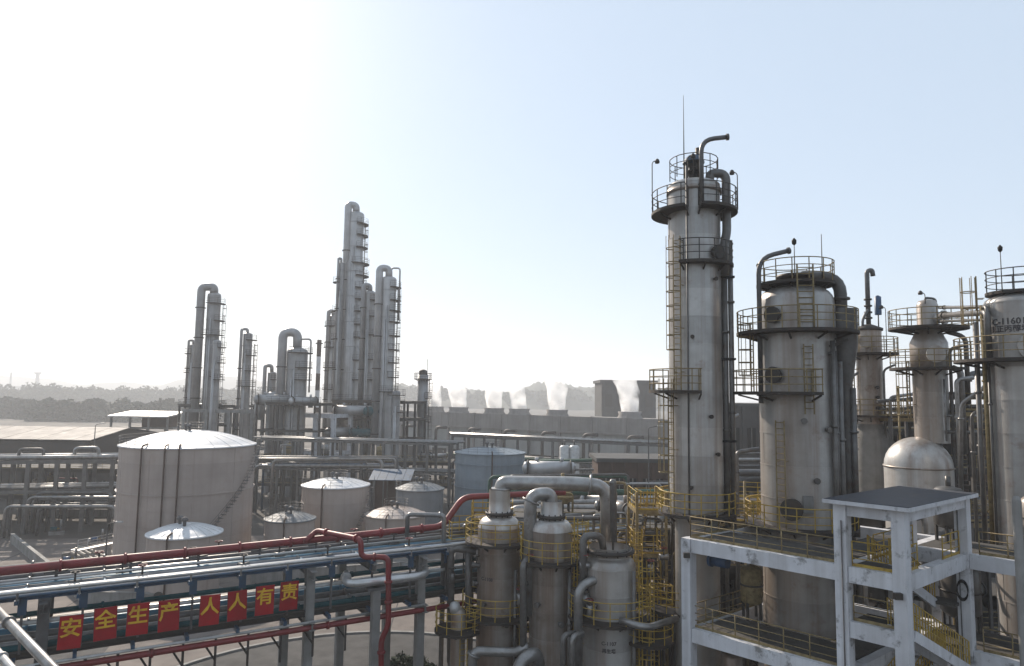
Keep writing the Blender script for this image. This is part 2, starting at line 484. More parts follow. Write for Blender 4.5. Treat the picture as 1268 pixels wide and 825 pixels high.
def manhole(parent, c, R, phi, z, r=0.36, L=0.32, mat='dark_steel'):
    a, b = pol(c, R - 0.1, phi, z), pol(c, R + L, phi, z)
    d = (b - a).normalized()
    o = MB().tube([a, b - d * 0.12], r * 0.86, 18).build('manhole', mat, parent)
    mb = MB().tube([b - d * 0.12, b - d * 0.05], r * 1.12, 20)
    mb.tube([b - d * 0.045, b + d * 0.03], r * 1.12, 20)
    for k in range(12):
        t = Vector((-d.y, d.x, 0)); q = b + (t * math.cos(k * PI / 6) + Vector((0, 0, 1)) * math.sin(k * PI / 6)) * r
        mb.tube([q - d * 0.15, q + d * 0.06], 0.025, 5)
    mb.build('cover', mat, o)
    return o
def nozzle(parent, c, R, phi, z, r=0.12, L=0.35, mat='grey_pipe'):
    a, b = pol(c, R - 0.1, phi, z), pol(c, R + L, phi, z)
    d = (b - a).normalized()
    mb = MB().tube([a, b], r, 10)
    mb.tube([b - d * 0.05, b + d * 0.04], r * 1.6, 12)
    return mb.build('nozzle', mat, parent)
def courses(parent, c, R, z0, z1, h, mat, name='cladding_course', seg=40):
    "insulation cladding laid in courses, each lapped over the one below and rolled from sheets"
    n = max(1, round((z1 - z0) / h)); h = (z1 - z0) / n
    protos = []
    for i in range(n):
        if len(protos) < 3:
            mb = MB(); rr = random.Random(len(protos) * 7 + 3)
            sheets = 5; off = rr.uniform(0, 72)
            zb = z0 + i * h
            for k in range(sheets):
                e = 0.004 * (k % 2) + rr.uniform(0, 0.003)
                a0 = off + k * 360 / sheets; a1 = a0 + 360 / sheets
                mb.lathe([(R + e, zb), (R + e, zb + h - 0.04)], c, seg // sheets, a0, a1)
                mb.lathe([(R + e + 0.018, zb + h - 0.05), (R + e + 0.018, zb + h + 0.01)], c, seg // sheets, a0, a1)
                mb.lathe([(R + e - 0.01, zb + h - 0.05), (R + e + 0.018, zb + h - 0.05)], c, seg // sheets, a0, a1)
                mb.lathe([(R + e + 0.018, zb + h + 0.01), (R + e - 0.02, zb + h + 0.01)], c, seg // sheets, a0, a1)
                b = pol(c, R + 0.004, a0, zb)
                mb.bar(b, b + Vector((0, 0, h - 0.05)), 0.02, 0.012)
            protos.append((mb.build(name, mat, parent), zb))
        else:
            o, zb = protos[(i * 7 + i // 3) % 3]
            clone(o, (0, 0, z0 + i * h - zb))
def head(parent, c, R, z, h, mat, name='head', seg=40, neck=0.0, sq=1.0):
    prof = [(R * math.cos(t * PI / 2 / 8) ** sq, z + h * math.sin(t * PI / 2 / 8) ** sq) for t in range(9)]
    prof[-1] = (max(neck, 0.01), z + h)
    return MB().lathe(prof, c, seg, capt=True).build(name, mat, parent)
def post_lamp(parent, p, h, side=1, mat='dark_steel', name='lamp_post'):
    p = Vector(p)
    o = MB().tube(fillet([p, p + Vector((0, 0, h)), p + Vector((0.28 * side, 0, h + 0.12))], 0.15), 0.028, 6).build(name, mat, parent)
    q = p + Vector((0.30 * side, 0, h + 0.10))
    MB().lathe([(0.02, q.z + 0.12), (0.10, q.z + 0.06), (0.15, q.z - 0.06), (0.13, q.z - 0.16), (0.01, q.z - 0.18)], (q.x, q.y), 10).build('lamp_shade', mat, o)
    return o
def text_mesh(parent, body, p, size, right, up, mat, name='lettering', depth=0.02, bold=0.0, curve=None):
    cu = bpy.data.curves.new('lettering', 'FONT')
    cu.body = body; cu.size = size; cu.align_x = 'CENTER'; cu.align_y = 'CENTER'
    cu.extrude = depth / 2; cu.offset = bold; cu.resolution_u = 2
    to = bpy.data.objects.new('lettering_source', cu)
    C.objects.link(to)
    dg = bpy.context.evaluated_depsgraph_get()
    me = bpy.data.meshes.new_from_object(to.evaluated_get(dg))
    bpy.data.objects.remove(to)
    right = Vector(right).normalized(); up = Vector(up).normalized(); nrm = right.cross(up)
    mb = MB()
    vs_ = []
    for v in me.vertices:
        if curve:
            cc, R, phi0 = curve
            a = phi0 + math.degrees(v.co.x / R)
            q = pol(cc, R + 0.012 + v.co.z, a, p[2] + v.co.y)
        else:
            q = Vector(p) + right * v.co.x + up * v.co.y + nrm * v.co.z
        vs_.append(q)
    mb.add(vs_, [tuple(f.vertices) for f in me.polygons])
    bpy.data.meshes.remove(me)
    return mb.build(name, mat, parent)

# ================================================================== SETTING
def sheet(name, poly, z, mat):
    o = MB().add([Vector((p[0], p[1], z)) for p in poly], [tuple(range(len(poly)))]).build(name, mat, org=(poly[0][0], poly[0][1], z))
    o['kind'] = 'structure'
    return o
gm = MB()
GN = [-4600, -1200, -300, -100, 0, 60, 120, 200, 320, 600, 1500, 4600]
gm.add([Vector((x, y, 0)) for y in GN for x in GN], [(j * 12 + i, j * 12 + i + 1, (j + 1) * 12 + i + 1, (j + 1) * 12 + i) for j in range(11) for i in range(11)])
g = gm.build('ground', 'ground_soil', org=(0, 0, 0)); g['kind'] = 'structure'
# yard paving, laid as sheets above the soil
sheet('paving', [(-75, 44), (30, 44), (20, 90), (-30, 100), (-85, 92)], 0.004, 'concrete_slab')
U = Vector((0.857, 0.515, 0)); N = Vector((-0.515, 0.857, 0))          # along and across the near pipe rack
RK0 = onz(50, 740, 10.7); RK0.z = 0
def rk(t, n=0.0, z=0.0):
    return RK0 + U * t + N * n + Vector((0, 0, z))
pc_ = onz(430, 900, 0)
disc = [(pc_.x + 16.5 * math.cos(k * PI / 36), pc_.y + 16.5 * math.sin(k * PI / 36)) for k in range(72)]
sheet('road', disc, 0.008, 'asphalt')
o = MB().ring(pc_, 16.5, 16.8, 0, 0.14, seg=72).build('kerb', 'pale_concrete', org=(pc_.x, pc_.y, 0)); o['kind'] = 'structure'
sheet('road', [rk(-45, 20)[:2], rk(2, 20)[:2], rk(4, 27)[:2], rk(-45, 27)[:2]], 0.008, 'asphalt')
# joints between paving slabs are thin dark strips let into the yard
for k in range(9):
    o = MB().bar((-70 + 15 * k, 60, 0.006), (-76 + 16 * k, 88, 0.006), 0.12, 0.01).build('paving_joint', 'asphalt'); o['kind'] = 'structure'

# ---- hills
def ridge(name, pts, Y, depth, zb=-0.8, seed=1, rough=1.6, mat='hill'):
    "a long hill whose skyline runs through the picture points pts, standing at distance Y"
    rr = random.Random(seed)
    prof = [at(x, y, Y) for x, y in pts]
    n = 160; rows = 8
    vs_ = []
    xs = [p.x for p in prof]
    for j in range(rows):
        t = j / (rows - 1)
        prof_k = math.sin(PI * min(1, max(0, t))) ** 0.8
        for i in range(n + 1):
            x = xs[0] + (xs[-1] - xs[0]) * i / n
            k = max(0, min(len(xs) - 2, sum(1 for q in xs[1:-1] if q <= x)))
            f = (x - xs[k]) / (xs[k + 1] - xs[k]); f = f * f * (3 - 2 * f)
            h = prof[k].z * (1 - f) + prof[k + 1].z * f
            h += rr.uniform(-1, 1) * rough + math.sin(x * 0.05 + seed) * rough
            vs_.append(Vector((x, Y - depth / 2 + depth * t + rr.uniform(-1, 1), zb + (h - zb) * prof_k if 0 < j < rows - 1 else zb)))
    fs = [(j * (n + 1) + i, j * (n + 1) + i + 1, (j + 1) * (n + 1) + i + 1, (j + 1) * (n + 1) + i) for j in range(rows - 1) for i in range(n)]
    o = MB().add(vs_, fs, True).build(name, mat, org=(xs[0], Y, zb)); o['kind'] = 'structure'
    return o
ridge('hill', [(-330, 470), (-200, 462), (-80, 466), (0, 466), (40, 468), (72, 474), (76, 480), (150, 474), (200, 478), (262, 466), (300, 468), (360, 478), (470, 484)], 2300, 600, seed=3, rough=3.0)
ridge('hill', [(440, 492), (500, 478), (530, 484), (560, 486), (640, 484), (664, 476), (690, 473), (740, 480), (800, 484), (850, 494), (900, 500)], 1250, 400, seed=5, rough=3.2)
ridge('hill', [(-100, 482), (100, 484), (300, 483), (420, 486), (560, 490), (800, 498), (1000, 499), (1300, 502), (1500, 506)], 4000, 800, seed=9, rough=4)
# ---- wooded masses: leaf-sized faces spread through many crowns
def woodland(name, label, crowns, leaf=1.3, per=1900, seed=2):
    rr = random.Random(seed)
    mb = MB()
    for (c, r, h) in crowns:
        mb.tube([(c.x, c.y, 0), (c.x, c.y, c.z)], 0.35, 5)
        for _ in range(per):
            u = rr.gauss(0, 1), rr.gauss(0, 1), rr.gauss(0, 1)
            d = Vector(u).normalized() * (rr.uniform(0.5, 1.0) ** 0.5)
            lump = 1 + 0.25 * math.sin(d.x * 5 + c.x) * math.cos(d.y * 4 + c.y) + 0.15 * math.sin(d.z * 7 + c.x)
            p = Vector((c.x + d.x * r * lump, c.y + d.y * r * lump, c.z + d.z * h * lump))
            if p.z < 0.4: p.z = 0.4 + rr.random()
            a = Vector((rr.gauss(0, 1), rr.gauss(0, 1), rr.gauss(0, 0.6))).normalized() * leaf * rr.uniform(0.6, 1.3)
            b = a.cross(Vector((rr.gauss(0, 1), rr.gauss(0, 1), rr.gauss(0, 1))).normalized()) * 0.8
            mb.add([p - a - b, p + a - b, p + a + b, p - a + b], [(0, 1, 2, 3)])
    o = mb.build(name, 'leaf')
    tag(o, label, 'trees', kind='stuff')
    return o
rr = random.Random(11)
cr = []
for px, py, Y, r in [(55, 492, 330, 9), (70, 486, 330, 9), (84, 488, 335, 8), (100, 492, 340, 8), (118, 491, 350, 8), (135, 489, 350, 8), (150, 488, 350, 9), (166, 487, 350, 9), (180, 490, 350, 7), (196, 492, 360, 8), (212, 490, 360, 9), (232, 489, 360, 9), (255, 490, 360, 8), (280, 488, 365, 8), (305, 486, 370, 9), (330, 487, 370, 9), (350, 489, 370, 8), (10, 492, 330, 9), (28, 495, 320, 8), (-20, 490, 330, 9), (-10, 504, 270, 5), (14, 503, 270, 5), (38, 504, 265, 5), (64, 502, 250, 5), (90, 504, 250, 5), (232, 503, 265, 5), (258, 504, 265, 5), (120, 503, 255, 5), (150, 505, 255, 5), (180, 504, 255, 5), (205, 503, 260, 5)]:
    if Y > 300: Y *= 2.5; r *= 2.5
    else: Y *= 1.8; r *= 2.0
    p = at(px, py, Y)
    cr.append((Vector((p.x, p.y, max(4.0, p.z - r * 0.55))), r, r * 0.85))
    for q_ in range(2): cr.append((Vector((p.x + rr.uniform(-1, 1) * r, p.y + rr.uniform(-0.9, 1) * r, max(4.0, p.z - r * rr.uniform(0.8, 1.1)))), r * rr.uniform(0.6, 0.95), r * rr.uniform(0.6, 0.9)))
woodland('woodland', 'dark wooded belt of trees behind the tank farm', cr)
cr = []
for k in range(70):
    px = rr.uniform(440, 850); Y = rr.uniform(1060, 1180)
    p = at(px, 490, Y)
    cr.append((Vector((p.x, p.y, rr.uniform(10, 24))), 13, 11))
woodland('woodland', 'hazy wooded slope beyond the cooling tower', cr, 1.6, 800, 5)

# ---- far buildings on the left skyline
def far_block(px0, px1, py, Y, label, depth=30, mat='far_wall', nwin=0):
    a, b = at(px0, py, Y), at(px1, py, Y)
    t = thing('far_building', label, 'building', ((a.x + b.x) / 2, Y, 0))
    MB().box(((a.x + b.x) / 2, Y + depth / 2, (a.z) / 2 - 0.5), (b.x - a.x, depth, a.z + 1)).build('wall', mat, t)
    MB().box(((a.x + b.x) / 2, Y + depth / 2, a.z + 0.6), (b.x - a.x + 1.5, depth + 1.5, 1.2)).build('parapet', mat, t)
    for k in range(nwin):
        x = a.x + (b.x - a.x) * (k + 0.5) / nwin
        MB().box((x, Y - 0.15, a.z * 0.72), ((b.x - a.x) / nwin * 0.55, 0.3, a.z * 0.2)).build('window', 'dark_steel', t)
    return t
far_block(-60, 71, 478, 1500, 'long pale hazy building on the far left skyline', 60, nwin=9)
far_block(745, 812, 474, 290, 'tall grey block rising behind the cooling tower steam', 24, 'grey_wall', 4)
def far_chimney(px, ytop, ybase, wpx, Y, label, flare=False, mat='far_wall'):
    top = at(px, ytop, Y); r = W(wpx, Y) / 2
    t = thing('chimney', label, 'chimney', (top.x, top.y, 0))
    MB().lathe([(r * 1.3, 0), (r, top.z * 0.96), (r, top.z)], top, 16, capt=True).build('shaft', mat, t)
    if flare: MB().lathe([(r, top.z - 5), (r * 2.1, top.z - 2.5), (r * 2.1, top.z), (r * 1.8, top.z)], top, 16, capt=True).build('collar', mat, t)
    return t
far_chimney(14, 461, 478, 2.0, 1500, 'thin hazy chimney on the far left skyline')
far_chimney(47, 461, 480, 4.0, 1500, 'hazy chimney with flared collar on the far left skyline', True)

# ---- haze: one closed box of even, pale air
hb = MB().box((0, 0, 62), (9800, 9800, 128))
ho = hb.build('haze', 'black', org=(0, 0, -2))
hm = bpy.data.materials.new('haze_air'); hm.use_nodes = True
hn = hm.node_tree.nodes; hn.clear()
hout = hn.new('ShaderNodeOutputMaterial'); hv = hn.new('ShaderNodeVolumePrincipled')
hv.inputs['Color'].default_value = (0.93, 0.95, 0.98, 1)
hv.inputs['Density'].default_value = 0.0005
hv.inputs['Anisotropy'].default_value = 0.25
hm.node_tree.links.new(hv.outputs[0], hout.inputs['Volume'])
ho.data.materials.clear(); ho.data.materials.append(hm)
tag(ho, 'pale even haze hanging over the whole plant', 'haze', kind='stuff')

# ================================================================== FAR COLUMNS
FG = 'far distillation columns'
def far_column(px, wpx, ytop, ybot, Y, label, arch=None, arch_w=None, arch_rise=None, plats=(), side=1, mat='far_steel', pl_r=1.0, wide=None, ladder_side=None, name='distillation_column', loop=False):
    c = at(px, (ytop + ybot) / 2, Y); R = W(wpx, Y) / 2
    zt = at(px, ytop, Y).z
    t = thing(name, label, 'column', (c.x, c.y, 0), FG)
    zz = zt - R * 0.5
    prof = [(R, 0)]
    if wide:
        zw = at(px, wide[0], Y).z; Rw = W(wide[1], Y) / 2
        prof = [(Rw, 0), (Rw, zw - 1.6), (R, zw)]
    prof += [(R, zz)]
    z = 6.0
    mb = MB().lathe(prof, c, 20)
    mb.build('shell', mat, t)
    head(t, c, R, zz, R * 0.5, mat, seg=20)
    zr = 8.0
    while zr < zz:                                     # stiffening bands round the insulation
        rr_ = R if not wide or zr > zw else Rw
        MB().lathe([(rr_ - 0.02, zr), (rr_ + 0.07, zr), (rr_ + 0.07, zr + 0.18), (rr_ - 0.02, zr + 0.18)], c, 20).build('band', mat, t)
        zr += 5.5
    if arch is not None:
        ax = at(arch, (ytop + ybot) / 2, Y); r = W(arch_w, Y) / 2
        za = at(px, ytop - (arch_rise or wpx * 0.6), Y).z
        pts = [Vector((c.x, c.y - 0.3, zz + R * 0.3)), Vector((c.x, c.y - 0.3, za)), Vector((ax.x, c.y - 1.0, za)), Vector((ax.x, c.y - 1.0, 10))]
        pipe('vapour_pipe', pts, r, mat, t, seg=12, rad=abs(ax.x - c.x) * 0.5)
        zr = 12.0
        while zr < za - 4:
            MB().ring((ax.x, c.y - 1.0), r - 0.05, r + 0.22, zr, 0.2, seg=14).build('pipe_clamp', 'dark_steel', t); zr += 6.5
    for i, (py, a0, a1) in enumerate(plats):
        z = at(px, py, Y).z
        rr_ = R if not wide or z > zw else Rw
        platform(t, c, rr_, rr_ + pl_r, z, a0, a1, 'dark_steel', h=1.1, step=1.7, rr=0.026, brackets=False)
    if ladder_side is not None:
        ladder(t, pol(c, R + 0.45, ladder_side), ladder_side, 12, zz - 2, 'dark_steel', True, r=0.05, hoop=1.6)
    if loop:
        pts = [Vector((c.x + R * 0.3, c.y - 0.4, zt - 0.4)), Vector((c.x + R * 0.3, c.y - 0.4, zt + 1.6)), Vector((c.x + R + 0.7, c.y - 0.4, zt + 1.6)), Vector((c.x + R + 0.7, c.y - 0.4, zt - 9))]
        pipe('relief_pipe', pts, 0.18, mat, t, seg=8, rad=0.6)
    for k in (0.30, 0.62):
        pipe('riser_pipe', [pol(c, R + 0.3, 250 + 40 * k, 4), pol(c, R + 0.3, 250 + 40 * k, zz * (0.75 + 0.2 * k))], 0.16, 'far_steel_pale', t, seg=6)
    return t
YF = 150
far_column(262, 16, 362, 505, YF, 'tall column with arched pipe of the far left cluster', 248, 10, 6, [(376, 250, 400), (397, 300, 420), (415, 230, 380), (438, 300, 420), (466, 290, 400)], ladder_side=20)
far_column(238, 9, 426, 505, YF + 5, 'slim low column on the outer side of the far left cluster', 234, 3, 4, [(438, 120, 260), (461, 120, 260), (484, 100, 240)])
far_column(267, 10, 421, 505, YF - 5, 'short column in front of the far left cluster', None, None, None, [(430, 300, 420), (449, 300, 420), (470, 280, 400)])
far_column(305, 11, 412, 505, YF, 'slim free-standing column with thin arched pipe', 299, 3.5, 4, [(421, 280, 420), (440, 280, 420), (459, 280, 420), (478, 200, 420)], ladder_side=10)
far_column(336, 10, 460, 510, YF - 8, 'smallest column with a little arched pipe', 329, 4.5, 7, [(470, 280, 400), (487, 280, 400)])
far_column(367, 25, 430, 512, YF - 12, 'short fat vessel with a large arched pipe', 350, 11, 18, [(437, 250, 420), (455, 280, 420), (470, 280, 420)], loop=True)
far_column(411, 11, 390, 515, YF + 8, 'medium column beside the striped chimney', 406, 5, 4, [(404, 150, 300), (430, 150, 300), (455, 150, 300), (482, 150, 300)])
far_column(437, 20, 262, 515, YF, 'tallest far column with arched pipe', 428, 9, 7, [(278, 290, 420), (292, 290, 420), (307, 290, 420), (327, 270, 420), (342, 290, 420), (357, 290, 420), (371, 290, 420), (386, 290, 420), (402, 290, 420), (418, 290, 420), (446, 290, 420), (470, 290, 420)], wide=(322, 25), mat='far_steel_pale', ladder_side=350)
far_column(419.5, 8, 325, 515, YF - 2, 'slender riser column hugging the tallest far column', 417, 3, 4, [(350, 120, 260), (385, 120, 260), (420, 120, 260), (455, 120, 260)])
far_column(456, 14, 360, 520, YF - 4, 'column with arched pipe between the two tallest far columns', 449, 6, 6, [(372, 280, 400), (392, 280, 400), (415, 280, 400), (445, 280, 400), (470, 280, 400)])
far_column(479, 19, 342, 535, YF - 10, 'second tallest far column with silver side pipe', 468, 9, 9, [(356, 290, 420), (372, 290, 420), (385, 290, 420), (399, 290, 420), (416, 290, 420), (433, 290, 420), (449, 290, 420), (467, 290, 420), (485, 250, 420)], mat='far_steel_pale', ladder_side=350, loop=True)
far_column(490, 10, 484, 545, YF - 14, 'short stub column with a platform next to the second tallest', None, None, None, [(489, 0, 360), (510, 290, 420)])
# striped chimney
c = at(394, 460, YF + 20); r = W(5.5, YF + 20) / 2
t = thing('striped_chimney', 'thin chimney with pale and dark bands among the far columns', 'chimney', (c.x, c.y, 0))
zt = at(394, 421, YF + 20).z
for k in range(8):
    MB().lathe([(r, zt * k / 8), (r, zt * (k + 1) / 8)], c, 14, capt=(k == 7)).build('band', 'tank_roof' if k % 2 == 0 else 'brown_wall', t)
MB().ring(c, r, r + 0.35, zt - 1.0, 0.25, seg=14).build('collar', 'dark_steel', t)
# dark stack in front of the steam
c = at(523, 500, 150); R = W(13, 150) / 2; zt = at(523, 464, 150).z
t = thing('flue_stack', 'dark grey stack with ringed top left of the steam plumes', 'chimney', (c.x, c.y, 0))
MB().lathe([(R * 0.86, 0), (R * 0.86, zt - 9), (R * 1.06, zt - 8), (R * 1.0, zt)], c, 20, capt=True).build('shaft', 'far_steel', t)
MB().lathe([(R * 0.8, zt), (R * 0.8, zt + 0.8), (R * 0.3, zt + 1.1)], c, 16, capt=True).build('cap', 'dark_steel', t)
platform(t, c, R, R + 0.8, zt - 0.9, 0, 360, 'dark_steel', h=1.2, step=1.2, rr=0.045)
for z in (zt - 5, zt - 10): platform(t, c, R, R + 0.8, z, -60, 40, 'dark_steel', h=1.2, step=1.2, rr=0.045, brackets=False)
ladder(t, pol(c, R + 0.3, -10), -10, 2, zt - 1, 'dark_steel', True, r=0.045, hoop=1.4)
MB().tube([(c.x + 0.9, c.y, zt), (c.x + 0.9, c.y, zt + 3.4)], 0.05, 5).build('lightning_rod', 'dark_steel', t)

# ================================================================== COOLING TOWER AND STEAM
def q2(a, b, f): return a + (b - a) * f
ca = onz(470, 508, 14.6); cb = onz(868, 521, 14.6)
zc = 14.6
ca.z = cb.z = 0.0
u = (cb - ca).normalized(); nrm = Vector((-u.y, u.x, 0))
if nrm.y < 0: nrm = -nrm
Lc = (cb - ca).length
t = thing('cooling_tower', 'long low grey cooling tower with a row of steaming cells', 'cooling tower', ca + (cb - ca) * 0.5)
dep = 16.0
def quad_box(p0, p1, d0, d1, z0, z1):
    return MB().prism([p0 + nrm * d0, p1 + nrm * d0, p1 + nrm * d1, p0 + nrm * d1], z0, z1)
NB = 11
for k in range(NB):
    a, b = q2(ca, cb, k / NB), q2(ca, cb, (k + 1) / NB)
    g_ = u * 0.12
    quad_box(a + g_, b - g_, 0.0, 0.5, 10.4, zc).build('fascia_panel', 'cooling_wall', t)
    quad_box(a + g_, b - g_, 0.35, 0.8, 3.4, 10.2).build('wall_panel', 'cooling_wall_low', t)
    quad_box(a + g_ * 6, b - g_ * 6, 0.9, 1.2, 0.6, 3.2).build('intake_grille', 'dark_steel', t)
    MB().prism([a - u * 0.3 - nrm * 0.25, a + u * 0.3 - nrm * 0.25, a + u * 0.3 + nrm * 0.6, a - u * 0.3 + nrm * 0.6], 0, zc + 0.15).build('column', 'cooling_wall', t)
quad_box(ca, cb, 2.0, dep, 0, 10.1).build('basin_block', 'grey_wall', t)
quad_box(ca, cb, 0.5, dep, 10.12, zc - 0.3).build('deck', 'cooling_wall', t)
quad_box(ca - u * 0.4, cb + u * 0.4, -0.35, 0.0, 10.0, 10.5).build('ledge', 'cooling_wall', t)
# fan stacks, one per steaming cell, and their plumes
sm = bpy.data.materials.new('steam'); sm.use_nodes = True
sn = sm.node_tree.nodes; sn.clear()
so_ = sn.new('ShaderNodeOutputMaterial'); sv = sn.new('ShaderNodeVolumePrincipled')
sv.inputs['Color'].default_value = (0.99, 0.99, 0.99, 1); sv.inputs['Anisotropy'].default_value = 0.6
sg_ = sn.new('ShaderNodeNewGeometry'); sx = sn.new('ShaderNodeSeparateXYZ'); sr = sn.new('ShaderNodeMapRange')
stn = sn.new('ShaderNodeTexNoise'); stn.inputs['Scale'].default_value = 0.32; stn.inputs['Detail'].default_value = 4
smr = sn.new('ShaderNodeMapRange'); smr.inputs[1].default_value = 0.30; smr.inputs[2].default_value = 0.68
sr.inputs[1].default_value = zc + 2.5; sr.inputs[2].default_value = zc + 12.5; sr.inputs[3].default_value = 1.3; sr.inputs[4].default_value = 0.06
sml = sn.new('ShaderNodeMath'); sml.operation = 'MULTIPLY'
lk = sm.node_tree.links
lk.new(sg_.outputs['Position'], sx.inputs[0]); lk.new(sx.outputs[2], sr.inputs[0])
lk.new(sg_.outputs['Position'], stn.inputs['Vector']); lk.new(stn.outputs[0], smr.inputs[0])
lk.new(sr.outputs[0], sml.inputs[0]); lk.new(smr.outputs[0], sml.inputs[1]); lk.new(sml.outputs[0], sv.inputs['Density'])
sm.node_tree.links.new(sv.outputs[0], so_.inputs['Volume'])
plumes = [(538, 26, 10, -6, 'thin steam plume beside the dark stack'), (568, 27, 14, -5, 'second steam plume from the dark stack'), (612, 24, 12, -2, 'third steam plume from the dark stack'), (643, 24, 10, -8, 'leaning wispy steam plume in the middle of the row'), (690, 36, 16, -4, 'tall upright steam plume in front of the wooded hill'), (780, 34, 15, -7, 'broad steam plume in front of the tall grey block')]
for i, (px, hpx, wpx, lean, lab) in enumerate(plumes):
    d_ = ray(px, 505); A_ = ca + nrm * 7.0
    q = A_ + u * ((A_.y * d_.x - A_.x * d_.y) / (u.x * d_.y - u.y * d_.x))
    rr_ = 3.1
    MB().lathe([(rr_ + 0.5, zc - 0.3), (rr_ - 0.1, zc + 0.7), (rr_ + 0.15, zc + 1.6), (rr_ - 0.1, zc + 1.6), (rr_ - 0.3, zc + 0.4)], q, 28).build('fan_stack', 'cooling_wall', t)
    sc_ = q.y / FOC; h = hpx * sc_ * 1.6; w0 = (rr_ - 0.35) * 0.85; w1 = wpx * sc_ * 1.05
    rs = random.Random(i + 40); rings = 22; sg = 28
    vs_ = []
    for j in range(rings + 1):
        tt = j / rings
        rad = (w0 * (1 - tt) + w1 * tt) * (1 if tt < 0.82 else math.sqrt(max(0.0, 1 - ((tt - 0.82) / 0.18) ** 2)) + 0.02)
        cx = q.x + lean * sc_ * tt ** 1.5; cy = q.y
        for k in range(sg):
            a = 2 * PI * k / sg
            lump = 1 + tt * (0.16 * math.sin(3 * a + 9 * tt + i) + 0.12 * math.sin(5 * a - 14 * tt + 2 * i) + 0.08 * math.sin(9 * a + 23 * tt) + rs.uniform(-0.05, 0.05))
            zz = zc + 1.3 + h * tt + tt * 0.5 * math.sin(4 * a + i)
            vs_.append(Vector((cx + rad * lump * math.cos(a), cy + rad * lump * math.sin(a), zz)))
    fs = [(j * sg + k, j * sg + (k + 1) % sg, (j + 1) * sg + (k + 1) % sg, (j + 1) * sg + k) for j in range(rings) for k in range(sg)]
    fs.append(tuple(range(sg))[::-1]); fs.append(tuple(rings * sg + k for k in range(sg)))
    o = MB().add(vs_, fs, True).build('steam_plume', sm)
    tag(o, lab, 'steam', 'steam plumes over the cooling tower')
# dark bent risers standing along the foot of the cooling tower
for k in range(7):
    b = q2(ca, cb, 0.16 + 0.115 * k) - nrm * 6
    pipe('cooling_riser', [b, b + Vector((0, 0, 10.2)), b + Vector((0, 0, 10.2)) + u * 4.2], 0.45, 'dark_steel', None, 'dark bent riser before the cooling tower wall, ' + ORL[k], 'pipe', 'risers along the cooling tower')

